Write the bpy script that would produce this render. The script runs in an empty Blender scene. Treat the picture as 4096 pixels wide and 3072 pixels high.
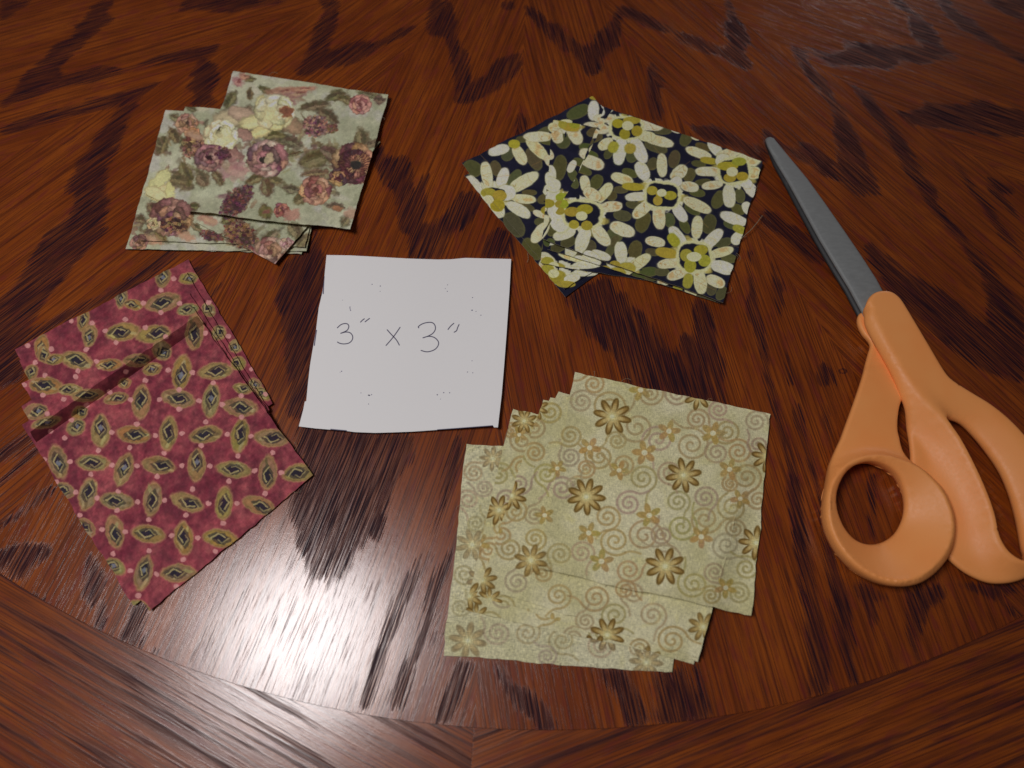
import bpy, bmesh, math, random
import numpy as np
from mathutils import Matrix, Vector
from mathutils.geometry import delaunay_2d_cdt

random.seed(4); rng = np.random.RandomState(7)
sc = bpy.context.scene
col = sc.collection

# ------------------------------------------------------------------ camera
FPX = 0.70 * 4096.0            # focal length in photo pixels
PITCH, ROLL, CAMH = 1.1918, -0.0135, 0.2608
def cam_axes():
    cp, sp = math.cos(PITCH), math.sin(PITCH)
    fwd = np.array([0, cp, -sp]); right = np.array([1.0, 0, 0]); up = np.cross(right, fwd)
    r = math.cos(ROLL) * right + math.sin(ROLL) * up
    return np.array([r, np.cross(r, fwd), fwd])
R = cam_axes()
cd = bpy.data.cameras.new('camera'); cam = bpy.data.objects.new('camera', cd); col.objects.link(cam)
M = Matrix.Identity(4)
for i in range(3):
    M[i][0] = R[0][i]; M[i][1] = R[1][i]; M[i][2] = -R[2][i]
M[2][3] = CAMH
cam.matrix_world = M
cd.sensor_width = 36; cd.lens = 36 * 0.70; cd.clip_start = .01; cd.clip_end = 20
cd.dof.use_dof = True; cd.dof.focus_distance = 0.285; cd.dof.aperture_fstop = 7.5
sc.camera = cam

# ------------------------------------------------------------------ light of the room
w = bpy.data.worlds.new('World'); sc.world = w; w.use_nodes = True
w.node_tree.nodes['Background'].inputs[0].default_value = (1, .86, .86, 1)
w.node_tree.nodes['Background'].inputs[1].default_value = .028
def lamp(name, loc, target, size, power, colr):
    l = bpy.data.lights.new(name, 'AREA'); l.shape = 'DISK'; l.size = size; l.energy = power; l.color = colr
    o = bpy.data.objects.new(name, l); col.objects.link(o); o.location = loc
    o.rotation_euler = (Vector(target) - Vector(loc)).to_track_quat('-Z', 'Y').to_euler()
    return o
lamp('overhead_lamp', (-.240, .038, .60), (-.05, .06, 0), .185, 2.2, (1, .955, .955))
lamp('far_lamp', (1.9, 3.4, 1.0), (0, .1, 0), .9, 12, (1, .93, .93))
sc.view_settings.view_transform = 'Standard'; sc.view_settings.look = 'None'
sc.view_settings.exposure = 0; sc.view_settings.gamma = 1

# ------------------------------------------------------------------ helpers
def proj(P):
    q = (np.asarray(P, float) - np.array([0, 0, CAMH])) @ R.T
    return np.stack([2048 + FPX * q[:, 0] / q[:, 2], 1536 - FPX * q[:, 1] / q[:, 2]], 1)
def bp(p, z=0.0):
    p = np.atleast_2d(np.asarray(p, float)); z = np.broadcast_to(z, (len(p),))
    d = np.stack([(p[:, 0] - 2048) / FPX, -(p[:, 1] - 1536) / FPX, np.ones(len(p))], 1) @ R
    t = (z - CAMH) / d[:, 2]
    return np.array([0, 0, CAMH]) + d * t[:, None]
def zr(pts, x0, y0, s):
    """measured list -> full picture units"""
    return [(x0 + a * s, y0 + b * s) for a, b in pts]
def lin(c):
    c = np.asarray(c, float) / 255.0
    return np.where(c <= .04045, c / 12.92, ((c + .055) / 1.055) ** 2.4)
def homog(src, dst):
    A = []; b = []
    for (x, y), (u, v) in zip(src, dst):
        A.append([x, y, 1, 0, 0, 0, -u * x, -u * y]); b.append(u)
        A.append([0, 0, 0, x, y, 1, -v * x, -v * y]); b.append(v)
    return np.append(np.linalg.solve(np.array(A, float), np.array(b, float)), 1).reshape(3, 3)
def happ(H, p):
    p = np.atleast_2d(p); q = np.c_[p, np.ones(len(p))] @ H.T
    return q[:, :2] / q[:, 2:]
UNIT = [(0, 0), (1, 0), (1, 1), (0, 1)]

def blur(a, r, n=3):
    r = int(r)
    if r < 1: return a
    for _ in range(n):
        for ax in (0, 1):
            p = np.pad(a, [(r + 1, r) if i == ax else (0, 0) for i in range(2)], mode='edge')
            c = np.cumsum(p, ax)
            a = (np.take(c, np.arange(2 * r + 1, c.shape[ax]), ax) - np.take(c, np.arange(0, c.shape[ax] - 2 * r - 1), ax)) / (2 * r + 1)
    return a
def noise2(h, w_, cells, octs=3, seed=0):
    rs = np.random.RandomState(seed); out = np.zeros((h, w_)); amp = 1; tot = 0
    for o in range(octs):
        n = int(cells * 2 ** o) + 2; g = rs.rand(n, n)
        ys = np.linspace(0, n - 1.001, h); xs = np.linspace(0, n - 1.001, w_)
        yi = ys.astype(int); xi = xs.astype(int); fy = (ys - yi)[:, None]; fx = (xs - xi)[None]
        fy = fy * fy * (3 - 2 * fy); fx = fx * fx * (3 - 2 * fx)
        a = g[yi][:, xi]; b = g[yi][:, xi + 1]; c = g[yi + 1][:, xi]; d = g[yi + 1][:, xi + 1]
        out += amp * ((a * (1 - fx) + b * fx) * (1 - fy) + (c * (1 - fx) + d * fx) * fy); tot += amp; amp *= .55
    return out / tot
def pip(X, Y, poly):
    ins = np.zeros(X.shape, bool); n = len(poly)
    for i in range(n):
        x1, y1 = poly[i]; x2, y2 = poly[(i + 1) % n]
        if y1 == y2: continue
        c = (y1 > Y) != (y2 > Y)
        ins ^= c & (X < (x2 - x1) * (Y - y1) / (y2 - y1) + x1)
    return ins
def seg_dist(P, poly, closed=True):
    P = np.asarray(P, float); best = np.full(len(P), 1e9); n = len(poly)
    for i in range(n if closed else n - 1):
        a = np.array(poly[i], float); b = np.array(poly[(i + 1) % n], float); d = b - a
        t = np.clip(((P - a) @ d) / max(d @ d, 1e-18), 0, 1)
        best = np.minimum(best, np.hypot(*(P - a - t[:, None] * d).T))
    return best
def smooth_poly(pts, per=6, closed=True):
    """Catmull-Rom through the points"""
    P = np.array(pts, float); n = len(P); out = []
    rngi = range(n) if closed else range(n - 1)
    for i in rngi:
        g = (lambda k: P[k % n]) if closed else (lambda k: P[min(max(k, 0), n - 1)])
        p0, p1, p2, p3 = g(i - 1), g(i), g(i + 1), g(i + 2)
        for t in np.arange(per) / per:
            out.append(.5 * ((2 * p1) + (-p0 + p2) * t + (2 * p0 - 5 * p1 + 4 * p2 - p3) * t * t + (-p0 + 3 * p1 - 3 * p2 + p3) * t ** 3))
    if not closed: out.append(P[-1])
    return np.array(out)

def make_image(name, arr):
    h, w_ = arr.shape[:2]
    im = bpy.data.images.new(name, w_, h, alpha=False, float_buffer=True)
    im.colorspace_settings.name = 'Non-Color'
    if arr.ndim == 2: arr = np.repeat(arr[:, :, None], 3, 2)
    a = np.ones((h, w_, 4), np.float32); a[:, :, :3] = arr
    im.pixels.foreach_set(a.ravel()); im.update(); im.pack()
    return im

def mesh_obj(name, verts, faces, mat, parent=None, uv=None, uv2=None, smooth=True, sharp=False):
    me = bpy.data.meshes.new(name)
    me.from_pydata([tuple(map(float, v)) for v in verts], [], [tuple(map(int, f)) for f in faces])
    me.materials.append(mat)
    idx = np.empty(len(me.loops), np.int32); me.loops.foreach_get('vertex_index', idx)
    for nm, data in (('UVMap', uv), ('Grain', uv2)):
        if data is not None:
            l = me.uv_layers.new(name=nm); l.data.foreach_set('uv', np.asarray(data, np.float32)[idx].ravel())
    me.polygons.foreach_set('use_smooth', [smooth] * len(me.polygons))
    if sharp:
        me.update()
        bm = bmesh.new(); bm.from_mesh(me)
        for e in bm.edges:
            if len(e.link_faces) == 2 and e.calc_face_angle(0) > .7: e.smooth = False
        bm.to_mesh(me); bm.free()
    me.validate(); me.update()
    o = bpy.data.objects.new(name, me); col.objects.link(o)
    if parent: o.parent = parent
    return o
def tag(o, label=None, cat=None, group=None, kind=None):
    for k, v in (('label', label), ('category', cat), ('group', group), ('kind', kind)):
        if v: o[k] = v
    return o
def empty(name, loc=(0, 0, 0)):
    o = bpy.data.objects.new(name, None); o.location = loc; o.empty_display_size = .01; col.objects.link(o); return o

class NT:
    def __init__(s, name):
        s.m = bpy.data.materials.new(name); s.m.use_nodes = True; s.t = s.m.node_tree
        s.b = s.t.nodes['Principled BSDF']
    def n(s, typ, **kw):
        x = s.t.nodes.new(typ)
        for k, v in kw.items(): setattr(x, k, v)
        return x
    def l(s, a, b): s.t.links.new(a, b)
    def math(s, op, a, b=None, clamp=False):
        x = s.n('ShaderNodeMath', operation=op); x.use_clamp = clamp
        for i, v in enumerate((a, b)):
            if v is None: continue
            if isinstance(v, (int, float)): x.inputs[i].default_value = v
            else: s.l(v, x.inputs[i])
        return x.outputs[0]
    def mix(s, f, a, b):
        x = s.n('ShaderNodeMix', data_type='RGBA')
        for i, v in ((0, f), (6, a), (7, b)):
            if isinstance(v, (int, float)): x.inputs[i].default_value = v
            elif isinstance(v, (tuple, list, np.ndarray)): x.inputs[i].default_value = (*map(float, v[:3]), 1)
            else: s.l(v, x.inputs[i])
        return x.outputs[2]
    def rng(s, v, a, b, c=0., d=1., smooth=True):
        x = s.n('ShaderNodeMapRange', interpolation_type='SMOOTHSTEP' if smooth else 'LINEAR')
        s.l(v, x.inputs[0])
        for i, q in enumerate((a, b, c, d)):
            if isinstance(q, (int, float)): x.inputs[i + 1].default_value = q
            else: s.l(q, x.inputs[i + 1])
        return x.outputs[0]
    def uv(s, name): return s.n('ShaderNodeUVMap', uv_map=name).outputs[0]
    def noise(s, vec, scale3, detail=3., rough=.55, dist=0.):
        m = s.n('ShaderNodeVectorMath', operation='MULTIPLY'); s.l(vec, m.inputs[0]); m.inputs[1].default_value = scale3
        x = s.n('ShaderNodeTexNoise'); s.l(m.outputs[0], x.inputs[0])
        x.inputs['Scale'].default_value = 1; x.inputs['Detail'].default_value = detail
        x.inputs['Roughness'].default_value = rough; x.inputs['Distortion'].default_value = dist
        return x.outputs[0]
    def bump(s, h, strength, dist, normal=None):
        x = s.n('ShaderNodeBump'); s.l(h, x.inputs['Height']); x.inputs['Strength'].default_value = strength
        x.inputs['Distance'].default_value = dist
        if normal is not None: s.l(normal, x.inputs['Normal'])
        return x.outputs[0]

# ================================================================== THE TABLE
CX, CY, RIN, ROUT = .0152, .3805, .3993, .525
# dark figure of the veneer, measured outlines; one also takes in painted shadow
FIG = []
def F(x0, y0, s, *polys):
    for p in polys: FIG.append(zr(p, x0, y0, s))
K = .46293
F(0, 0, K,
  [(0,0),(290,0),(130,100),(60,170),(0,180)],
  [(880,0),(1000,0),(900,120),(1010,150),(880,230),(780,330),(700,400),(620,470),(560,540),(500,580),(530,650),(700,620),(830,575),(960,575),(1060,595),(1130,585),(1250,530),(1400,470),(1560,430),(1750,400),(1900,370),(1870,450),(1700,500),(1500,540),(1250,570),(1100,610),(950,660),(780,710),(600,730),(450,770),(300,840),(150,880),(0,930),(0,880),(130,790),(180,680),(250,600),(400,480),(450,400),(580,330),(680,260),(640,220),(750,150),(790,50)],
  [(1750,500),(1880,560),(1890,680),(1820,820),(1900,900),(1640,920),(1690,800),(1600,750),(1700,680),(1620,640),(1700,560)],
  [(0,1110),(150,1040),(330,980),(500,950),(700,890),(750,860),(950,830),(1100,790),(1250,730),(1420,690),(1300,770),(1200,850),(1100,880),(900,940),(720,980),(560,1010),(400,1070),(200,1120),(0,1170)],
  [(1180,880),(1200,900),(1120,1000),(1070,1070),(1100,1090),(1050,1200),(1010,1300),(960,1400),(880,1490),(940,1500),(880,1600),(850,1659),(540,1659),(640,1500),(650,1400),(780,1290),(800,1200),(940,1060),(1000,960),(1100,900)],
  [(470,1260),(560,1220),(700,1150),(640,1210),(560,1250)],
  [(1600,-20),(2230,-20),(2230,60),(2000,110),(1850,100),(1700,80),(1540,110)])
F(0, 0, .92586,
  [(290,950),(320,860),(330,780),(410,760),(460,740),(450,830),(480,880),(440,960),(470,990),(400,1050),(330,1130),(260,1220),(180,1310),(100,1480),(60,1659),(-40,1659),(-40,1330),(60,1240),(130,1120),(200,1010)])
F(0, 0, 1,
  [(70,1375),(180,1290),(265,1240),(330,1215),(440,1165),(560,1085),(660,1010),(735,1000),(700,1035),(560,1125),(430,1200),(100,1370)],
  [(-20,1400),(60,1390),(90,1430),(95,1520),(30,1540),(-20,1560)],
  [(-20,1820),(100,1740),(160,1690),(215,1660),(170,1720),(120,1770),(50,1830),(-20,1860)],
  [(-20,1940),(60,1870),(130,1790),(205,1750),(200,1775),(140,1820),(60,1900),(-20,1965)],
  [(-20,2100),(80,2040),(150,1970),(215,1940),(230,1960),(150,2010),(80,2070),(-20,2130)],
  [(-20,2215),(80,2170),(200,2180),(210,2210),(130,2270),(100,2310),(40,2320),(-20,2290)],
  [(100,2360),(170,2390),(230,2450),(150,2420)],
  [(350,2190),(370,2230),(420,2290),(410,2400),(420,2500),(400,2540),(375,2530),(380,2430),(330,2390),(340,2260)],
  [(530,2405),(590,2425),(570,2520),(570,2605),(480,2570),(470,2540),(510,2490)],
  [(600,2590),(640,2595),(635,2625),(600,2625)],
  [(885,2545),(905,2545),(890,2610),(880,2620)],
  [(400,1160),(700,1100),(820,1060),(860,1050),(780,1130),(720,1160),(560,1200)],
  [(800,1200),(870,1140),(910,1120),(850,1190)])
F(0, 1536, .92586,
  [(1290,180),(1780,210),(1780,330),(1700,420),(1660,560),(1640,680),(1590,650),(1560,720),(1530,690),(1510,830),(1490,760),(1470,870),(1440,820),(1420,940),(1400,830),(1380,850),(1350,830),(1320,960),(1300,990),(1330,850),(1310,720),(1290,760),(1280,660),(1260,720),(1290,640),(1250,560),(1260,460),(1330,400),(1300,330),(1270,260)],
  [(1960,230),(2000,230),(1960,420),(1900,600),(1870,680),(1840,730),(1800,850),(1740,960),(1720,1060),(1680,1130),(1650,1250),(1600,1410),(1550,1400),(1600,1230),(1640,1100),(1680,1000),(1720,900),(1780,780),(1850,690),(1890,560),(1920,380)],
  [(1960,690),(1940,800),(1900,900),(1880,1010),(1830,1130),(1790,1230),(1740,1410),(1680,1410),(1740,1230),(1790,1120),(1830,1000),(1850,880),(1900,770)],
  [(2060,1200),(2010,1300),(1990,1350),(1930,1470),(1870,1460),(1900,1350),(1940,1290),(1980,1200)],
  [(1870,1090),(1900,1060),(1890,1130),(1865,1170)])
F(1024, 768, K,
  [(500,300),(560,330),(540,480),(600,560),(590,700),(560,900),(520,1200),(480,1500),(440,1700),(420,2000),(250,1900),(300,1659),(270,1500),(250,1300),(220,1100),(160,950),(200,800),(240,650),(300,560),(430,520),(490,420)],
  [(1220,-10),(1460,-10),(1480,100),(1460,250),(1470,300),(1560,250),(1640,190),(1700,100),(1780,-10),(1900,-10),(1950,60),(1880,200),(1830,280),(1730,340),(1650,400),(1630,500),(1580,600),(1330,600),(1320,450),(1340,380),(1240,330),(1230,200),(1210,100)],
  [(1990,400),(2080,300),(2150,330),(2240,400),(2240,560),(1930,580)])
F(1024, 0, K,
  [(960,1330),(1060,1240),(1110,1280),(1130,1350),(1200,1370),(1250,1350),(1310,1340),(1330,1400),(1340,1500),(1350,1640),(1400,1640),(1440,1510),(1510,1500),(1480,1600),(1450,1670),(1220,1670),(1100,1600),(1040,1450)],
  [(1510,-10),(1650,-10),(1700,60),(1740,200),(1740,320),(1760,420),(1830,440),(1850,600),(1850,740),(1920,680),(2000,650),(2030,560),(2080,510),(2300,450),(2300,600),(2212,650),(2120,760),(2000,820),(1900,870),(1780,900),(1700,880),(1740,790),(1720,700),(1700,560),(1660,420),(1640,320),(1480,300),(1470,150),(1500,50)],
  [(530,-10),(720,-10),(700,100),(690,250),(640,330),(610,470),(700,440),(820,370),(930,340),(1000,370),(1130,330),(1230,250),(1400,210),(1330,290),(1200,350),(1060,410),(950,490),(850,550),(730,570),(560,590),(450,650),(310,650),(400,540),(450,430),(500,260),(560,150),(600,80)],
  [(0,10),(120,-10),(330,-10),(200,30),(0,60)], [(2110,20),(2230,0),(2230,80),(2140,90)],
  [(920,790),(990,740),(1010,760),(960,800)])
F(2048, 0, K,
  [(110,40),(180,60),(260,130),(300,200),(400,200),(450,270),(560,370),(650,400),(720,370),(720,280),(800,240),(880,150),(900,50),(960,40),(1060,80),(1200,140),(1300,200),(1400,260),(1500,290),(1620,330),(1740,390),(1860,430),(1860,330),(1830,200),(1880,180),(1850,60),(1830,-10),(1890,-10),(1940,150),(1990,210),(2060,360),(2000,450),(2080,550),(2060,620),(1980,590),(1850,500),(1700,460),(1580,420),(1450,360),(1400,290),(1200,250),(1000,140),(940,150),(920,400),(770,500),(790,620),(650,660),(600,550),(560,470),(440,430),(330,350),(280,280),(180,160),(120,120)],
  [(0,540),(90,450),(80,600),(0,680)],
  [(1205,500),(1260,600),(1320,700),(1280,800),(1300,950),(1290,1060),(1200,1040),(1170,800),(1180,600)],
  [(70,960),(130,1010),(160,1080),(130,1140),(-10,1190),(20,1100)],
  [(1530,1060),(1620,1110),(1720,1070),(1900,1150),(2000,1230),(2212,1280),(2230,1400),(2150,1390),(1980,1300),(1850,1260),(1600,1180)])
F(3072, 0, K,
  [(180,330),(240,400),(330,440),(360,520),(400,600),(500,700),(560,800),(580,880),(660,960),(720,1080),(780,1180),(810,1240),(850,1400),(900,1500),(990,1690),(760,1690),(640,1560),(620,1400),(600,1280),(570,1130),(580,1020),(540,900),(460,800),(380,720),(300,600),(250,520),(210,430)],
  [(280,390),(400,420),(560,460),(690,440),(640,330),(740,370),(900,370),(1050,400),(1200,390),(1360,410),(1240,290),(1210,200),(1230,130),(1120,60),(1040,-10),(1140,-10),(1260,100),(1400,200),(1480,320),(1530,420),(1640,500),(1700,540),(1500,500),(1400,550),(1150,520),(1060,610),(900,580),(700,560),(560,570),(450,500)],
  [(1420,-10),(1560,-10),(1640,110),(1760,160),(1860,260),(1990,350),(2100,420),(2230,480),(2230,590),(2100,480),(1960,400),(1800,320),(1650,230),(1540,130),(1500,50)],
  [(1830,-10),(2230,-10),(2230,200),(2080,120),(1950,50)],
  [(720,700),(780,770),(900,820),(960,920),(1040,1020),(1100,1100),(1180,1200),(1220,1300),(1300,1420),(1340,1500),(1450,1620),(1470,1670),(1330,1670),(1200,1480),(1110,1330),(1040,1180),(960,1090),(900,1000),(820,880),(740,780)],
  [(1080,950),(1200,970),(1360,940),(1330,870),(1500,900),(1740,910),(1760,870),(1900,850),(2000,920),(2230,950),(2230,1170),(2000,1180),(1800,1150),(1600,1120),(1400,1100),(1250,1070),(1160,1000)],
  [(1520,1300),(1600,1380),(1720,1500),(1820,1670),(1760,1670),(1650,1480)],
  [(1900,1520),(2000,1560),(2120,1620),(2150,1670),(1950,1670),(1870,1540)],
  [(60,1180),(150,1260),(300,1310),(240,1210),(360,1240),(450,1320),(560,1400),(640,1560),(600,1560),(430,1500),(380,1430),(230,1370),(150,1280)],
  [(-40,1080),(20,1120),(100,1230),(150,1290),(60,1290),(-40,1230)])
F(3072, 768, K,
  [(1310,-10),(1440,-10),(1480,120),(1560,230),(1650,310),(1750,440),(1850,540),(1930,650),(2000,760),(2100,860),(2230,980),(2230,1659),(1900,1560),(1740,1470),(1600,1350),(1480,1270),(1330,1130),(1250,1080),(1130,950),(1050,870),(950,700),(880,580),(820,460),(900,430),(990,510),(1100,590),(1230,700),(1380,790),(1500,850),(1650,960),(1780,1080),(1890,1160),(1900,1050),(1890,900),(1840,700),(1760,600),(1680,440),(1560,310),(1470,220),(1380,100)],
  [(1760,-10),(1830,-10),(1900,90),(1990,230),(2080,350),(2180,500),(2230,560),(2230,640),(2120,480),(2000,360),(1920,230),(1850,120)],
  [(1900,-10),(2000,-10),(2120,130),(2230,280),(2120,200),(1990,80)],
  [(0,190),(60,170),(150,270),(260,320),(400,390),(470,480),(560,600),(480,620),(380,600),(250,530),(170,420),(60,340),(0,310)],
  [(0,560),(50,620),(100,740),(150,800),(130,900),(110,1130),(80,1060),(50,850),(30,720)],
  [(140,1250),(180,1400),(230,1670),(170,1670),(150,1480)],
  [(480,1440),(560,1560),(590,1670),(430,1670),(440,1520)],
  [(-60,130),(0,180),(0,330),(-60,260)])
F(2000, 1000, .4973,
  [(700,280),(870,200),(900,260),(940,350),(1010,340),(1060,480),(1100,470),(1170,520),(1230,620),(1300,690),(1330,780),(1380,860),(1410,850),(1430,740),(1480,660),(1540,700),(1580,760),(1570,600),(1550,480),(1570,380),(1680,420),(1720,600),(1750,760),(1800,900),(1820,1010),(1790,1100),(1830,1260),(1600,1220),(1400,1180),(1200,1130),(1000,1080),(960,900),(920,860),(880,800),(860,840),(820,760),(720,700),(640,560),(560,450),(520,380)],
  [(1980,0),(2040,0),(2020,200),(2080,400),(2100,560),(2140,700),(2170,900),(2200,1100),(2212,1250),(2160,1200),(2120,1000),(2080,800),(2040,650),(1990,500),(1990,400),(2010,300)])
F(2900, 1600, .482,
  [(370,0),(440,20),(460,120),(500,260),(540,420),(600,590),(630,720),(640,900),(680,1100),(700,1250),(740,1500),(760,1659),(640,1659),(610,1500),(590,1300),(560,1100),(540,900),(520,640),(490,470),(440,260),(400,130)],
  [(560,0),(630,30),(660,200),(700,400),(760,560),(800,720),(830,900),(870,1100),(900,1250),(960,1450),(1000,1659),(900,1659),(870,1500),(820,1200),(790,1000),(740,780),(700,600),(640,400),(600,250),(570,100)],
  [(800,0),(840,50),(870,200),(900,350),(880,450),(850,300),(820,150)],
  [(1180,600),(1280,600),(1250,800),(1240,1000),(1240,1180),(1180,1180),(1190,1000),(1200,800)],
  [(1080,1500),(1200,1520),(1280,1600),(1400,1659),(1120,1659),(1100,1560)],
  [(1520,100),(1560,200),(1600,340),(1560,300)])
F(2724, 2300, .6203,
  [(760,0),(850,20),(870,120),(900,250),(930,400),(950,560),(950,770),(830,790),(830,600),(810,400),(790,200)],
  [(960,0),(1040,0),(1080,150),(1100,280),(1110,400),(1130,560),(1160,700),(1090,710),(1050,520),(1010,380),(990,220)],
  [(1160,30),(1240,60),(1270,200),(1280,260),(1240,350),(1270,480),(1240,470),(1210,260),(1180,150)],
  [(1440,80),(1700,60),(1720,150),(1620,190),(1580,240),(1570,330),(1540,420),(1560,560),(1510,580),(1470,400),(1460,250),(1480,160)],
  [(1750,60),(2240,60),(2240,100),(2050,130),(2100,200),(2240,270),(2150,280),(2050,180),(1900,110)],  # partly veneer figure, partly shadow painted dark into the wood
  [(-10,560),(30,600),(50,680),(80,740),(190,900),(190,930),(-10,960)], [(60,580),(110,570),(130,660),(170,800),(200,920),(120,820)])
F(1700, 2300, .4652,
  [(590,760),(640,760),(700,850),(730,930),(860,970),(930,1040),(1060,1130),(1100,1220),(1170,1350),(980,1350),(930,1230),(800,1190),(760,1100),(700,1000),(640,900)],
  [(1480,800),(1720,800),(1780,950),(1850,1070),(1900,1230),(1920,1290),(1740,1310),(1700,1150),(1620,1000),(1560,950)],
  [(1950,800),(2210,840),(2210,1290),(2000,1290),(1980,1150),(2010,1050),(1960,930)])

WX0, WX1, WY0, WY1 = -.36, .36, -.10, .36
IW, IH = 1800, 1150
gx = np.linspace(WX0, WX1, IW); gy = np.linspace(WY0, WY1, IH)
fig = np.zeros((IH, IW))
for p in FIG:
    q = bp(p, 0)[:, :2]
    x0, x1 = np.searchsorted(gx, [q[:, 0].min(), q[:, 0].max()]); y0, y1 = np.searchsorted(gy, [q[:, 1].min(), q[:, 1].max()])
    if x1 <= x0 or y1 <= y0: continue
    X, Y = np.meshgrid(gx[x0:x1], gy[y0:y1])
    fig[y0:y1, x0:x1] = np.maximum(fig[y0:y1, x0:x1], pip(X, Y, q))
fig = .55 * blur(fig, 2, 3) + .45 * blur(fig, 7, 3)
# small knot in front of the scissor arm
kx, ky = bp([(3372, 1485)])[0][:2]
KX, KY = np.meshgrid(gx, gy); ring = np.hypot((KX - kx), (KY - ky) * 1.3)
fig = np.maximum(fig, .9 * np.exp(-((ring - .0012) / .0005) ** 2))
IM_FIG = make_image('veneer_figure_and_shadow', fig)

def wood(name, rim=False):
    t = NT(name)
    g = t.uv('Grain')
    fibre = t.noise(g, (55, 2600, 1), 4, .6)
    fibre2 = t.noise(g, (24, 750, 1), 3, .6)
    mottle = t.noise(g, (18, 60, 1), 3, .6)
    if not rim:
        im = t.n('ShaderNodeTexImage', image=IM_FIG, extension='CLIP', interpolation='Linear')
        t.l(t.uv('UVMap'), im.inputs[0])
        jag = t.noise(g, (40, 1050, 1), 3, .6)
        jag2 = t.noise(g, (90, 2800, 1), 2, .5)
        j = t.math('ADD', t.math('MULTIPLY', t.math('SUBTRACT', jag, .5), 1.35), t.math('MULTIPLY', t.math('SUBTRACT', jag2, .5), .95))
        amt = t.math('MULTIPLY', im.outputs[0], t.math('SUBTRACT', 1.25, im.outputs[0]))   # most jagged where the figure ends
        m = t.math('ADD', im.outputs[0], t.math('MULTIPLY', t.math('MULTIPLY', j, amt), 2.6))
        # the figure is made of single pores: close together inside, combed out at its rim
        comb = t.math('SUBTRACT', t.noise(g, (38, 2100, 1), 2, .5), .5)
        amt2 = t.math('MULTIPLY', im.outputs[0], t.math('SUBTRACT', 1.45, im.outputs[0]))
        m = t.math('ADD', m, t.math('MULTIPLY', t.math('MULTIPLY', comb, amt2), 5.2))
        dark = t.rng(m, .32, .56)
        # small open pores everywhere
        pore = t.rng(t.noise(g, (60, 1900, 1), 3, .6), .54, .68, 0., .75)
        fill = t.rng(t.noise(g, (45, 1900, 1), 3, .6), .36, .66, 1., .30)
    else:
        bandn = t.noise(g, (9, 390, 1), 2, .5, .12)
        b2 = t.noise(g, (34, 900, 1), 3, .6)
        dark = t.rng(t.math('ADD', t.math('MULTIPLY', bandn, .68), t.math('MULTIPLY', b2, .32)), .49, .59, 0., .85)
        pore = t.rng(t.noise(g, (60, 1800, 1), 2, .5), .56, .70, 0., .6)
        fill = t.rng(t.noise(g, (60, 2200, 1), 2, .5), .30, .62, .95, .55)
    base = t.mix(t.rng(mottle, .3, .7), (.225, .044, .0054), (.34, .080, .0090))
    base = t.mix(t.rng(fibre2, .42, .75), base, (.130, .028, .0070))
    lines = t.noise(g, (9, 2000, 1), 3, .6)
    base = t.mix(t.rng(lines, .49, .62, 0., .85), base, (.085, .0165, .0055))
    base = t.mix(t.rng(t.noise(g, (90, 300, 1), 3, .6), .48, .72, 0., .5), base, (.17, .022, .022))
    c = t.mix(pore, base, (.060, .014, .009))
    df = t.math('MULTIPLY', dark, fill)
    c = t.mix(df, c, (.0170, .0090, .0165))
    if rim: c = t.mix(.08, c, (.022, .012, .008))
    t.l(c, t.b.inputs['Base Color'])
    hole = t.math('MAXIMUM', df, t.math('MULTIPLY', pore, .8))
    rgh = t.rng(hole, 0., 1., .24, .42, False)
    rgh = t.math('ADD', rgh, t.math('MULTIPLY', t.math('SUBTRACT', fibre, .5), .12))
    t.l(rgh, t.b.inputs['Roughness'])
    t.l(t.rng(hole, .15, .85, .42, .04, False), t.b.inputs['Specular IOR Level'])
    h = t.math('SUBTRACT', t.math('MULTIPLY', fibre, .5), hole)
    nb = t.bump(h, .26, .00011)
    scr = t.noise(g, (500, 500, 1), 2, .6)
    t.l(t.bump(scr, .12, .00003, nb), t.b.inputs['Normal'])
    # clear varnish over the sound wood; it has sunk into the open pores
    open_ = t.math('MAXIMUM', t.math('MULTIPLY', df, 1.15), t.math('MULTIPLY', pore, .8))
    t.l(t.rng(open_, .1, .85, .66, .01, False), t.b.inputs['Coat Weight'])
    t.b.inputs['Coat Roughness'].default_value = .18
    scl = t.rng(t.noise(t.n('ShaderNodeTexCoord').outputs['Object'], (260, 260, 1), 4, .7, 2.5), .35, .65)
    t.l(t.bump(scl, .10, .00006, t.bump(h, .10, .00010)), t.b.inputs['Coat Normal'])
    return t.m
M_VEN = wood('oak_veneer'); M_RIM = wood('oak_rim', True)
tm = NT('tabletop_core'); tm.b.inputs['Base Color'].default_value = (.02, .008, .004, 1); tm.b.inputs['Roughness'].default_value = .7

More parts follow.
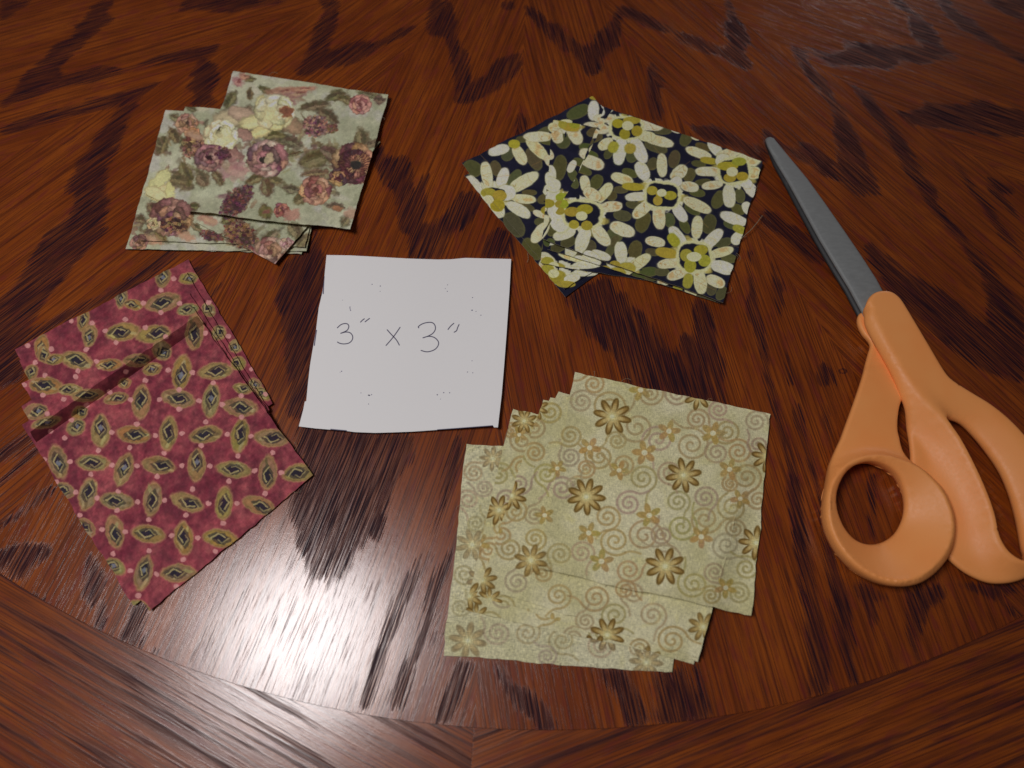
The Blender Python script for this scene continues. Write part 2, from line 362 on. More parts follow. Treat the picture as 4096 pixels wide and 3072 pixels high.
table = empty('dining_table', (CX, CY, 0))
tag(table, 'round reddish oak table top with sunburst veneer and striped border band', 'table')
seams = [-56, -31.5, -4.2, 23.5, 48.5]
rest = np.linspace(48.5, 304, 11)[1:-1]
seams = sorted(seams + list(rest))
def pol(a, r): a = math.radians(a); return (CX + r * math.sin(a), CY - r * math.cos(a))
def local(v): return [(x - CX, y - CY, z) for x, y, z in v]
def grain_uv(P, ang, k):
    a = math.radians(ang); d = np.array([math.sin(a), -math.cos(a)]); n = np.array([d[1], -d[0]])
    Q = np.array(P)[:, :2] - (CX, CY)
    return np.c_[Q @ d + 3.1 * k, Q @ n + 1.7 * k]
def tex_uv(P):
    P = np.array(P); return np.c_[(P[:, 0] - WX0) / (WX1 - WX0), (P[:, 1] - WY0) / (WY1 - WY0)]
def slab(name, outline, z0, z1, mat, ang, k):
    """a flat board with a slightly eased upper edge"""
    P = np.array(outline, float); n = len(P); c = P.mean(0)
    inn = P + (c - P) / np.maximum(np.linalg.norm(c - P, axis=1)[:, None], 1e-6) * (0 if name == 'veneer_wedge' else .00008)
    V = [(x, y, z0) for x, y in P] + [(x, y, z1 - .00002) for x, y in P] + [(x, y, z1) for x, y in inn]
    Fc = [[n + i, n + (i + 1) % n, 2 * n + (i + 1) % n, 2 * n + i] for i in range(n)]
    Fc += [[i, (i + 1) % n, n + (i + 1) % n, n + i] for i in range(n)]
    Fc.append(list(range(2 * n, 3 * n))); Fc.append(list(range(n))[::-1])
    o = mesh_obj(name, local(V), Fc, mat, table, tex_uv(V), grain_uv(V, ang, k), smooth=False)
    return o
for i, a0 in enumerate(seams):
    a1 = seams[(i + 1) % len(seams)]
    if a1 < a0: a1 += 360
    mid = (a0 + a1) / 2; e = .00012
    n = np.array([math.cos(math.radians(mid)), math.sin(math.radians(mid))])
    pts = [pol(mid, .00001)] + [pol(a, RIN - .0002) for a in np.linspace(a0 + .0005, a1 - .0005, 22)]
    slab('veneer_wedge', pts, -.004, 0, M_VEN, mid, i)
for k in range(8):
    a0 = -4.2 + 45 * k; a1 = a0 + 45
    pts = [pol(a, RIN - .0001) for a in np.linspace(a0 + .004, a1 - .004, 34)] + [pol(a, ROUT) for a in np.linspace(a1 - .004, a0 + .004, 34)]
    slab('border_segment', pts, -.024, 0, M_RIM, (a0 + a1) / 2 + 90, k + 20)
P = [pol(a, RIN - .001) for a in np.linspace(0, 360, 97)[:-1]]
n = len(P); V = [(x, y, -.024) for x, y in P] + [(x, y, -.0042) for x, y in P]
mesh_obj('tabletop_core', local(V), [list(range(n, 2 * n)), list(range(n))[::-1]] + [[i, (i + 1) % n, n + (i + 1) % n, n + i] for i in range(n)], tm.m, table, smooth=False)

# ================================================================== PRINTED CLOTH
class Print:
    """a printed cloth drawn in code over a rectangle of the table plane"""
    def __init__(s, poly, px_per_m=9000, z=.0015, seed=1, pad=.004):
        W = bp(poly, z)[:, :2]
        s.x0, s.y0 = W.min(0) - pad; s.x1, s.y1 = W.max(0) + pad; s.z = z
        s.w = int((s.x1 - s.x0) * px_per_m); s.h = int((s.y1 - s.y0) * px_per_m)
        X, Y = np.meshgrid(np.linspace(s.x0, s.x1, s.w), np.linspace(s.y0, s.y1, s.h))
        q = proj(np.c_[X.ravel(), Y.ravel(), np.full(X.size, z)])
        s.PX = q[:, 0].reshape(X.shape); s.PY = q[:, 1].reshape(X.shape)
        s.img = np.zeros((s.h, s.w, 3)); s.wob = noise2(s.h, s.w, 60, 3, seed) - .5; s.wob2 = noise2(s.h, s.w, 150, 2, seed + 5) - .5
        s.T = (0, 0, 1); s.rs = np.random.RandomState(seed)
    def uvof(s, px):
        W = bp(px, s.z)[:, :2]; return np.c_[(W[:, 0] - s.x0) / (s.x1 - s.x0), (W[:, 1] - s.y0) / (s.y1 - s.y0)]
    def win(s, cx, cy, r):
        q = s.uvof([(cx - r, cy - r), (cx + r, cy - r), (cx + r, cy + r), (cx - r, cy + r)])
        a = np.clip(((q[:, 0].min()) * s.w).astype(int) - 2, 0, s.w); b = np.clip(int(q[:, 0].max() * s.w) + 3, 0, s.w)
        c = np.clip(int(q[:, 1].min() * s.h) - 2, 0, s.h); d = np.clip(int(q[:, 1].max() * s.h) + 3, 0, s.h)
        return slice(c, d), slice(int(a), b)
    def paint(s, sl, m, c):
        m = np.clip(m, 0, 1)[..., None]; s.img[sl] = s.img[sl] * (1 - m) + np.asarray(c) * m
    def ell(s, cx, cy, rx, ry, ang=0, c=(0, 0, 0), soft=.12, a=1., wob=.12, power=2., raw=False):
        x0, y0, k = s.T
        if not raw: cx, cy, rx, ry = x0 + cx * k, y0 + cy * k, rx * k, ry * k
        sl = s.win(cx, cy, max(rx, ry) * 1.35 + 2)
        if s.PX[sl].size == 0: return
        t = math.radians(ang); dx = s.PX[sl] - cx; dy = s.PY[sl] - cy
        u = (dx * math.cos(t) + dy * math.sin(t)) / rx; v = (-dx * math.sin(t) + dy * math.cos(t)) / ry
        d = (np.abs(u) ** power + np.abs(v) ** power) ** (1 / power) + s.wob[sl] * wob * 2
        s.paint(sl, a * np.clip((1 - d) / soft + .5, 0, 1), c)
    def poly(s, pts, c, a=1.):
        x0, y0, k = s.T; q = np.array([(x0 + x * k, y0 + y * k) for x, y in pts])
        cx, cy = (q.max(0) + q.min(0)) / 2; sl = s.win(cx, cy, (q.max(0) - q.min(0)).max() / 2 + 3)
        if s.PX[sl].size == 0: return
        s.paint(sl, a * blur(pip(s.PX[sl] + s.wob[sl] * 6, s.PY[sl] + s.wob2[sl] * 6, q).astype(float), 1, 1), c)
    def line(s, pts, wd, c, a=1., soft=.5):
        x0, y0, k = s.T; q = np.array([(x0 + x * k, y0 + y * k) for x, y in pts]); wd = wd * k
        cx, cy = (q.max(0) + q.min(0)) / 2; sl = s.win(cx, cy, (q.max(0) - q.min(0)).max() / 2 + wd * 2 + 3)
        if s.PX[sl].size == 0: return
        sh = s.PX[sl].shape
        d = seg_dist(np.c_[s.PX[sl].ravel(), s.PY[sl].ravel()], [tuple(p) for p in q], False).reshape(sh)
        s.paint(sl, a * np.clip((wd - d) / (wd * soft + 1e-6) + .5, 0, 1), c)
    def warp(s, amp, cells, seed, grain=0.):
        '''ruffle the drawing like brush work'''
        dx = (noise2(s.h, s.w, cells, 3, seed) - .5) * 2 * amp; dy = (noise2(s.h, s.w, cells, 3, seed + 1) - .5) * 2 * amp
        yy, xx = np.mgrid[0:s.h, 0:s.w]
        s.img = s.img[np.clip(yy + dy, 0, s.h - 1).astype(int), np.clip(xx + dx, 0, s.w - 1).astype(int)]
        if grain:
            g = noise2(s.h, s.w, 110, 3, seed + 2) - .5; lum = s.img.mean(2); k = np.clip((150 - lum) / 60, .25, 1)
            s.img = s.img * (1 + g * k * grain)[..., None]
            hue = (noise2(s.h, s.w, 60, 2, seed + 3) - .5) * k * 13
            s.img[..., 0] += hue; s.img[..., 1] -= hue * .35
    def done(s, name, gain):
        a = lin(np.clip(s.img, 0, 255)) * gain
        s.image = make_image(name, np.clip(a, 0, .9))
        del s.PX, s.PY
        return s

def J(c, d=10, r=random): return tuple(max(0, x + r.uniform(-d, d)) for x in c)

# ---------------- sage cloth with old roses
def draw_floral(p):
    n1 = noise2(p.h, p.w, 9, 3, 3)[..., None]; n2 = noise2(p.h, p.w, 14, 3, 9)[..., None]
    A = np.array([138, 142, 112.]); B = np.array([158, 160, 132.]); C = np.array([160, 158, 150.])
    p.img[:] = A + (B - A) * np.clip((n1 - .35) * 3.2, 0, 1); p.img[:] += (C - p.img) * np.clip((n2 - .55) * 4.5, 0, .75)
    p.T = (450, 250, .52)
    def leaf(cx, cy, L, Wd, ang, c=(98, 84, 48)):
        L *= .56; Wd *= .52
        p.ell(cx, cy, L * 1.04, Wd * 1.08, ang, J((84, 72, 48)), .4, .75, .3, 1.5)
        p.ell(cx, cy, L * .9, Wd * .88, ang, J(c, 8), .3, .9, .2, 1.6)
        t = math.radians(ang); ux, uy = math.cos(t), math.sin(t)
        p.ell(cx - uy * Wd * .3, cy + ux * Wd * .3, L * .7, Wd * .3, ang, J((138, 126, 84)), .6, .6, .3)
        p.ell(cx + uy * Wd * .35, cy - ux * Wd * .35, L * .6, Wd * .25, ang, J((70, 60, 38)), .6, .55, .3)
        p.line([(cx - ux * L * .9, cy - uy * L * .9), (cx + ux * L * .9, cy + uy * L * .9)], 2.2, (60, 48, 34), .6)
        for q in (-.5, -.1, .3):
            for sg in (-1, 1):
                bx, by = cx + ux * L * q, cy + uy * L * q
                p.line([(bx, by), (bx + ux * L * .22 - sg * uy * Wd * .6, by + uy * L * .22 + sg * ux * Wd * .6)], 1.4, (64, 52, 36), .45)
    def rose(cx, cy, r, cols, core, tilt=0, n=11, core_off=(0, 0), cr=.16):
        r *= 1.1
        for ring, (rr, m, rad) in enumerate(((.72, n, .42), (.45, max(5, n - 4), .36), (.22, 5, .28))):
            for i in range(m):
                t = 2 * math.pi * (i + .4 * ring + random.uniform(-.15, .15)) / m
                x = cx + math.cos(t) * r * rr + core_off[0] * ring * .3; y = cy + math.sin(t) * r * rr * .86 + core_off[1] * ring * .3
                c = J(cols[(i + ring + random.randint(0, 1)) % len(cols)], 9)
                dk = tuple(v * .62 for v in c); lt = tuple(min(255, v * 1.20 + 8) for v in c)
                a = math.degrees(t) + 90
                p.ell(x, y, r * rad * 1.08, r * rad * .74, a, dk, .2, .95, .25)
                p.ell(x + math.cos(t) * r * .03, y + math.sin(t) * r * .03, r * rad * .97, r * rad * .62, a, c, .3, 1, .25)
                p.ell(x + math.cos(t) * r * rad * .28, y + math.sin(t) * r * rad * .28, r * rad * .7, r * rad * .2, a, lt, .6, .75, .3)
        p.ell(cx + core_off[0], cy + core_off[1], r * cr * 1.2, r * cr, 20, core, .3, .95, .5)
    def cluster(cx, cy, rx, ry, ang, cols, n=70, s=11):
        t = math.radians(ang)
        p.ell(cx, cy, rx * .9, ry * .9, ang, tuple(v * .55 for v in cols[0]), .4, .85, .35)
        for i in range(n):
            a = random.uniform(0, 6.28); q = math.sqrt(random.random()); u = q * rx * math.cos(a); v = q * ry * math.sin(a)
            x = cx + u * math.cos(t) - v * math.sin(t); y = cy + u * math.sin(t) + v * math.cos(t)
            c = J(random.choice(cols), 14)
            for k in range(4):
                b = a + k * 1.57
                p.ell(x + math.cos(b) * s * .5, y + math.sin(b) * s * .4, s * .5, s * .4, 0, c, .5, .85, .3)
            p.ell(x, y, s * .25, s * .22, 0, tuple(v * .4 for v in c), .5, .8)
    MAU = [(122, 80, 76), (140, 98, 86), (98, 62, 66)]; PNK = [(152, 112, 104), (166, 130, 114), (138, 94, 92)]
    CRM = [(186, 178, 130), (198, 192, 146), (168, 158, 110)]; DRK = [(88, 50, 48), (144, 98, 66), (74, 40, 48), (160, 116, 76)]
    ORG = [(126, 86, 66), (142, 104, 78), (102, 64, 56)]
    # faint painted leaves of the ground
    for _ in range(46):
        p.ell(random.uniform(60, 2150), random.uniform(80, 1560), random.uniform(50, 110), random.uniform(12, 34), random.uniform(-40, 50),
              J((168, 168, 146), 8), .8, .45, .5)
    lv = [(905,290,150,90,-60),(1060,240,80,50,-80),(1180,215,120,50,20),(1050,130,80,44,0),(1560,335,220,80,-10),(1650,405,170,90,35),(1915,585,140,110,80),
          (1990,625,130,70,-20),(990,410,190,90,-40),(1350,600,190,80,20),(1240,560,170,90,0),(690,900,130,110,60),(815,890,120,80,60),
          (1230,900,160,80,20),(1090,900,150,80,-20),(1185,965,130,110,80),(620,1110,90,60,0),(1560,740,250,150,-20),(1680,700,180,110,30),(1370,975,130,70,10),(1440,1050,120,90,-30),
          (1175,1150,110,90,70),(1720,1110,150,60,10),(1790,1225,100,80,-50),(1720,255,140,80,-20),(1800,290,120,70,20),(1960,245,150,55,10),(2050,290,80,70,0),
          (1620,930,180,80,10),(1700,900,130,70,-20),(1560,850,200,60,-5),(1400,705,120,30,-12),(470,560,130,80,60),(560,480,110,70,-30),(600,350,90,50,20),(380,640,150,90,-70),(350,620,90,60,60),
          (560,860,190,120,70),(500,900,140,90,10),(310,1130,120,90,60),(210,1210,90,80,10),(300,1300,130,80,-30),(370,1340,110,70,40),(560,1160,120,80,10),(640,1270,110,50,35),
          (1205,1340,190,80,-32),(1400,1290,130,110,60),(1460,1370,130,90,-40),(880,1210,110,60,-20),(1010,1290,100,80,30),(1250,620,150,70,-10),(480,430,80,60,30),(570,620,120,80,10)]
    # filler foliage that ties the bouquets together
    for bx, by, br, n_ in [(640,560,150,26),(700,700,190,34),(1000,560,200,34),(1150,430,170,22),(1300,560,190,30),(1190,740,190,26),(1600,760,190,34),(1760,900,150,20),(1560,1000,130,16),(480,900,130,24),(430,1200,170,30),(560,520,120,20),(1350,300,150,14),(960,1080,150,16),(980,1320,150,18),(1500,500,130,12),(380,640,80,10),(250,1300,120,16),(1260,1400,110,10)]:
        for _ in range(n_):
            a = random.uniform(0, 6.28); q = math.sqrt(random.random()) * br
            p.ell(bx + q * math.cos(a), by + q * .8 * math.sin(a), random.uniform(22, 58), random.uniform(10, 24), random.uniform(0, 180), J(random.choice([(104, 90, 60), (124, 106, 74), (92, 78, 56), (128, 96, 78), (112, 84, 74), (134, 124, 84)]), 8), .6, .75, .45, 1.6)
    for q in lv: leaf(*q, c=random.choice([(100, 88, 52), (92, 76, 48), (112, 98, 66), (98, 80, 66)]))
    # blossoms of the upper square
    for x, y, a, b, t in [(1290,225,110,34,-5),(1350,265,100,30,10),(1420,240,90,30,-10),(1460,205,100,20,-4),(960,150,46,34,30),(1010,110,40,28,0),(1330,300,80,26,12)]:
        p.ell(x, y, a, b, t, J((150, 96, 84)), .5, .85, .4); p.ell(x, y + 5, a * .6, b * .4, t, J((176, 132, 106)), .6, .7, .4)
        p.ell(x + a * .3, y - 6, a * .4, b * .25, t, (112, 54, 50), .6, .7, .4)
    cluster(620, 650, 100, 92, 0, ORG + [(160, 116, 84)], 90, 14)
    cluster(1560, 490, 105, 88, 0, [(134, 84, 84), (156, 104, 96), (110, 62, 74), (172, 128, 98)], 95, 13)
    cluster(1690, 510, 46, 42, 0, [(130, 88, 64), (112, 76, 60)], 20, 14)
    cluster(950, 1075, 165, 82, -48, [(104, 56, 66), (84, 42, 60), (124, 78, 74), (96, 62, 44)], 140, 12)
    cluster(985, 1330, 150, 100, 40, [(112, 66, 56), (88, 46, 54), (130, 88, 56), (142, 104, 66)], 140, 14)
    cluster(760, 1340, 95, 42, 12, [(100, 54, 60), (124, 80, 62)], 50, 12)
    for x, y, a, b, t, c in [(900,430,120,60,-10,(172,156,118)),(1000,400,120,50,20,(164,136,112)),(1090,460,105,44,-12,(198,186,126)),(1140,530,98,40,-22,(196,180,116)),(1150,320,60,52,60,(196,184,122)),(1010,560,70,40,30,(150,110,96)),(900,700,100,50,20,(140,98,88)),(1350,470,120,60,30,(142,112,84))]:
        p.ell(x, y, a * 1.06, b * 1.12, t, tuple(v * .62 for v in c), .25, .9, .3); p.ell(x, y, a, b, t, c, .35, .95, .3)
        p.ell(x, y + b * .3, a * .8, b * .3, t, tuple(min(255, v * 1.1) for v in c), .6, .7, .4)
    rose(830, 560, 122, CRM, (74, 62, 36), n=7, cr=.12); p.ell(815, 530, 15, 34, 20, (56, 48, 30), .3, .9, .6); p.ell(850, 590, 74, 62, 0, (198, 190, 136), .5, .8, .4)
    rose(1250, 385, 140, CRM, (150, 84, 50), n=8, core_off=(85, 0), cr=.3); p.ell(1335, 385, 48, 32, 10, (122, 70, 50), .4, .8, .5); p.ell(1215, 400, 70, 62, 10, (196, 184, 128), .6, .75, .4)
    rose(745, 735, 106, MAU, (54, 30, 34), n=10); cluster(850, 700, 60, 50, 10, [(104, 58, 68), (84, 44, 58)], 22, 17)
    rose(1190, 740, 142, MAU + PNK, (50, 40, 36), n=12, core_off=(-30, 5)); p.ell(1205, 745, 34, 38, 0, (176, 160, 120), .4, .8, .6)
    rose(1860, 780, 158, DRK, (46, 44, 38), n=16); p.ell(1870, 790, 50, 38, 0, (44, 42, 40), .5, .95, .6)
    for k in range(26):
        t = 2 * math.pi * k / 26; p.line([(1870 + 50 * math.cos(t), 785 + 40 * math.sin(t)), (1870 + 140 * math.cos(t), 785 + 112 * math.sin(t))], 4, (70, 30, 36), .75)
    for k in range(8):
        t = k * .78; p.ell(930 + 80 * math.cos(t) * .8, 830 + 34 * math.sin(t), 66, 34, math.degrees(t), J((152, 112, 104), 10), .4, .75, .4)
    p.ell(950, 850, 70, 24, 12, (168, 134, 120), .6, .7, .5)
    rose(1560, 985, 112, [(146, 92, 72), (120, 66, 62), (170, 122, 88)], (96, 52, 44), n=8)
    rose(1740, 885, 70, DRK, (70, 34, 36), n=7); rose(1300, 1140, 56, [(140, 84, 70), (122, 68, 62)], (92, 48, 42), n=6)
    p.ell(1385, 1175, 66, 48, -20, (162, 110, 94), .4, .9, .5); p.ell(1175, 1150, 36, 48, 70, (104, 98, 50), .4, .9, .5); p.ell(1180, 1150, 16, 32, 80, (126, 64, 60), .5, .8, .5)
    p.ell(1735, 1125, 44, 20, 8, (150, 96, 62), .5, .9, .5); p.ell(1840, 1160, 60, 40, 0, (160, 118, 96), .6, .8, .5)
    rose(1905, 325, 78, [(146, 94, 84), (166, 112, 96), (124, 66, 68)], (108, 56, 56), n=8)
    # blossoms of the squares below
    for x, y, a, b, t in [(360,905,105,48,-40),(400,1020,60,92,10),(330,1010,90,44,20),(440,1000,34,80,-12)]:
        p.ell(x, y, a * 1.05, b * 1.08, t, (128, 116, 70), .25, .9, .3); p.ell(x, y, a, b, t, J((192, 182, 124)), .35, .95, .3)
    rose(450, 1190, 148, ORG + MAU, (60, 38, 36), n=12, core_off=(20, 40)); cluster(470, 1250, 110, 60, 10, DRK + [(150, 110, 70)], 60, 14)
    rose(570, 470, 78, [(134, 94, 72), (152, 112, 84)], (66, 46, 38), n=8); rose(620, 560, 58, DRK, (60, 30, 34), n=7)
    for x, y in ((720, 1210), (560, 1340), (300, 1370), (620, 560)): p.ell(x, y, 78, 34, 20, J((162, 116, 90)), .5, .8, .5); p.ell(x + 20, y + 8, 50, 16, 20, J((178, 136, 104)), .6, .7, .5)
    rose(1210, 1460, 118, ORG + PNK, (96, 54, 48), n=10); rose(310, 1240, 50, [(160, 140, 96)], (100, 80, 50), n=5)
    rose(1340, 1395, 46, PNK, (110, 60, 50), n=6); rose(200, 1390, 64, ORG, (90, 60, 40), n=6)
    p.warp(6.5, 70, 71, .4); p.warp(4, 160, 75)
    gm = p.img.mean(2, keepdims=True); p.img = p.img * .74 + (gm * np.array([1.02, 1.0, .90])) * .26
    p.img *= (1 + p.wob[..., None] * .16)

# ---------------- dark cloth with daisies
def draw_navy(p, under=False):
    n1 = noise2(p.h, p.w, 30, 3, 13)[..., None]
    p.img[:] = np.array([19, 20, 36.]) + np.array([12, 10, 12.]) * (n1 - .4)
    p.T = (1800, 350, .6103)
    crack = noise2(p.h, p.w, 46, 2, 31); crk = np.exp(-((crack - .5) / .012) ** 2) + np.exp(-((noise2(p.h, p.w, 30, 1, 32) - .5) / .012) ** 2)
    def leaf(x, y, L, Wd, a, c=(72, 71, 42)):
        p.ell(x, y, L * .54, Wd * .54, a, tuple(v * 1.2 for v in c), .1, .95, .06, 2.2); p.ell(x - 2, y - 2, L * .5, Wd * .5, a, J(c, 6), .25, .95, .06, 2.2)
    def pet(x, y, L, Wd, a, tan=0):
        c = (195, 195, 160) if not tan else ((190, 184, 144) if tan == 1 else (142, 134, 48))
        p.ell(x, y, L * .57, Wd * .60, a, (84, 84, 60), .3, .55, .07, 2.3); p.ell(x, y, L * .55, Wd * .555, a, J(c, 6), .12, 1, .07, 2.3)
        if tan != 2:
            x0, y0, k = p.T; sl = p.win(x0 + x * k, y0 + y * k, L * .55 * k)
            if p.PX[sl].size:
                t = math.radians(a); dx = p.PX[sl] - (x0 + x * k); dy = p.PY[sl] - (y0 + y * k)
                u = (dx * math.cos(t) + dy * math.sin(t)) / (L * .5 * k); v = (-dx * math.sin(t) + dy * math.cos(t)) / (Wd * .5 * k)
                p.paint(sl, crk[sl] * (np.hypot(u, v) < .95) * (.62 if tan == 1 else .28), (136, 100, 52))
                if tan == 1: p.paint(sl, np.clip(noise2(*u.shape, 3, 2, int(abs(x) + y)) * 2.4 - 1.3, 0, .55) * (np.hypot(u, v) < .95), (160, 124, 72))
    def dot(x, y, r, r2=None, c=(138, 130, 44)): p.ell(x, y, r * 1.05, (r2 or r) * 1.05, 0, J(c, 8), .12, 1, .05)
    def cup(x, y, a, b, ang=0): p.ell(x, y, a * 1.24, b * 1.26, ang, (180, 180, 132), .1, 1, .06, 2.6); p.ell(x, y, a, b, ang, (20, 21, 34), .1, 1, .08, 3.2)
    OL = [(1395,285,110,44,0),(1350,390,150,66,20),(1190,450,80,70,90),(1040,430,80,50,-60),(950,330,100,56,-20),(1660,390,100,46,20),(1630,500,90,40,10),(1760,735,120,76,-60),(1900,710,90,64,80),(1660,620,100,40,-5),
          (1540,910,100,56,60),(1700,895,120,84,-75),(1790,1020,120,56,-20),(1710,1310,100,70,80),(1330,1080,90,46,10),(1830,1120,100,56,10),(720,570,160,84,-80),(960,620,100,74,-60),(1060,710,66,60,0),(1130,840,110,66,10),
          (1080,970,100,66,30),(910,1040,90,80,0),(780,1010,110,66,-25),(680,930,100,56,-50),(650,1040,96,66,-70),(810,620,90,56,60),(150,530,120,94,30),(300,530,96,66,70),(420,590,120,60,-50),(520,690,94,38,0),(420,900,170,104,55),
          (500,780,110,44,25),(540,1060,160,94,50),(1210,1080,150,84,-75),(1300,1210,120,62,-5),(1050,1070,90,50,-60),(1470,470,110,70,-75),(1330,500,80,66,-60),(1180,560,100,50,20),(1120,670,90,46,0),(1570,575,90,70,-60),(1620,690,100,50,10),
          (1590,800,110,56,30),(1440,870,90,66,80),(1265,880,140,86,-70),(1200,770,90,46,10),(1550,330,110,70,-60),(910,440,120,56,15),(740,390,100,90,60),(600,300,120,50,-35),(380,440,90,70,-40),(550,470,150,80,60),(640,350,110,50,10),(840,160,150,76,-25),
          (870,540,120,50,25),(1890,800,90,60,30),(1840,900,90,50,20),(1390,1210,90,50,0),(1080,1010,80,50,-60),(620,730,90,60,-20),(590,880,70,50,0),(1780,1350,90,60,-60),(1100,240,60,40,0),(470,340,70,40,0)]
    for q in OL: leaf(*q)
    PT = [(1260,545,120,76,60),(1390,510,140,62,88,1),(1500,560,120,74,-45,1),(1130,600,140,62,20,1),(1200,650,130,46,5,2),(1230,715,150,52,-5),(1260,800,140,70,-40,1),(1370,850,150,74,85,1),(1505,820,130,66,55),(1620,770,180,66,25,1),(1570,650,110,60,10,1),(1480,620,80,60,-30),
          (1115,415,170,76,100),(1240,410,170,76,65),(1020,370,100,62,-30,1),(1310,245,160,66,8,1),(1370,350,180,60,15,1),(960,265,160,66,8,1),(1070,390,70,60,-60,2),(1180,400,60,66,90,2),(1290,320,100,60,0,1),
          (1630,430,160,56,20,1),(1740,400,120,60,50),(1690,550,150,56,0,1),(1720,640,130,50,-8,1),(1830,710,140,76,85),(1970,665,120,66,50),(1990,560,90,74,0,1),(1960,450,150,96,30,1),(1830,430,150,56,-15,1),(1700,480,110,40,10,2),(1790,480,90,80,0),(1930,620,100,60,30),
          (1345,1010,120,60,10,1),(1495,985,160,72,55),(1620,915,140,66,-85,1),(1725,990,150,70,-45),(1780,1080,150,56,-15,1),(1790,1180,150,76,15),(1740,1270,120,66,25,1),(1640,1275,150,76,82,1),(1450,1150,170,60,-10,1),(1490,1225,130,60,-18,1),(1420,1085,140,60,10,2),(1465,1000,90,60,50,2),(1560,1270,90,60,-80,2),
          (885,630,100,60,80,1),(1010,690,140,66,-50,1),(1060,780,130,62,-5,1),(1130,930,160,76,22,1),(990,970,150,76,52,1),(870,1000,170,80,-72),(750,960,140,64,-20),(710,870,150,110,60),(930,700,110,70,30,1),(660,605,100,66,80),(670,680,110,80,20),(590,950,150,70,-50,1),(590,830,90,40,20,1),
          (240,570,160,66,80,1),(345,590,120,66,-70),(480,620,200,76,-30,1),(480,730,150,54,5,1),(450,800,160,66,30),(150,640,130,80,50),(300,800,120,80,40),(370,690,110,90,0),(230,760,90,60,45),
          (1120,1080,130,74,85),(1240,1150,160,66,-35,1),(990,1100,120,50,20),(1160,1185,100,66,0,2),(930,1110,110,56,30),(820,1160,200,54,15,1),(900,1210,180,50,-5),(640,1180,120,70,40,1),(700,1230,110,60,10,2),(800,1250,100,46,-10),
          (1860,860,170,66,20),(1890,985,100,70,-40),(1900,930,90,46,20,2),(1950,790,80,60,60),(570,400,180,66,45,1),(580,322,180,60,0,1),(455,440,130,66,60,1),(930,490,150,76,20,1),(820,350,130,76,60,1),(320,410,130,60,-15),(420,370,70,50,0,2),
          (940,150,120,66,-88),(1030,120,90,60,50),(700,350,110,70,70,1),(690,270,90,60,30,1),(790,300,110,50,10,2),(1010,200,120,50,-5,1),(650,480,70,50,60,1),(800,560,80,44,-60),(1480,280,60,30,20),(1610,325,60,34,20,1)]
    for x, y, a, b in [(1155,270,140,100),(1870,545,150,120),(1392,705,160,118),(1600,1110,150,132),(868,835,176,130),(270,715,130,110),(1160,1170,90,70),(720,1240,120,60),(690,760,70,60),(770,290,110,60)]:
        p.ell(x, y, a * .92, b * .92, 5, (193, 193, 158), .1, 1, .16, 2.4)
        for k in range(7):
            t = k * .9 + x; p.ell(x + a * .98 * math.cos(t), y + b * .98 * math.sin(t), a * .16, b * .10, math.degrees(t), (20, 21, 34), .2, 1, .2)
            if k % 3 == 0: p.ell(x + a * .84 * math.cos(t + .35), y + b * .84 * math.sin(t + .35), a * .26, b * .18, math.degrees(t), (150, 138, 66), .4, .8, .2)
    for q in PT: pet(*q)
    cup(1155, 265, 92, 62, 3); cup(1862, 545, 90, 74, -8); cup(1392, 705, 100, 74, 8); cup(1600, 1110, 96, 84, 5); cup(868, 830, 112, 78, 4); p.ell(300, 700, 66, 40, 10, (20, 21, 34), .1, 1, .1, 3)
    for q in [(1100,235,35,28),(1190,215,55,24),(1225,285,34),(1145,305,34),(1820,515,66,28),(1895,485,46,26),(1835,592,40,28),(1915,582,38,28),(1325,675,34,28),(1445,708,40,28),(1362,742,30),(1550,1100,40),(1645,1065,44,32),(1668,1135,38),(1575,1168,38,44),
              (800,815,50,30),(885,798,50,32),(812,898,32,28),(897,905,36,30),(735,765,40,30),(720,810,30,24),(250,690,48,30),(325,708,44,34),(310,772,46,40),(640,805,44,28),(735,240,40,22),(820,280,34,28),(740,280,28),(640,1190,40,30),(700,1260,44,28),(760,1290,60,22),(1370,700,20),(950,66,34,14),(1080,1160,34,24)]:
        dot(*q)
    for q in [(1165,250,36),(1850,552,36),(1388,690,30),(1600,1110,46,30),(862,842,36),(250,735,34),(680,1220,34),(760,225,40,16)]: dot(*q, c=(184, 184, 140)) if len(q) > 3 else dot(q[0], q[1], q[2], q[2] * .8, (184, 184, 140))
    for _ in range(34):
        x, y, t = random.uniform(100, 2000), random.uniform(100, 1350), random.uniform(-.9, .9)
        L = random.uniform(60, 150); sl = [(x, y), (x + L * math.cos(t), y + L * math.sin(t) + 8)]
        if random.random() < .5: p.line(sl, 1.8, (140, 104, 56), .4)
    p.img *= (1 + p.wob2[..., None] * .14)

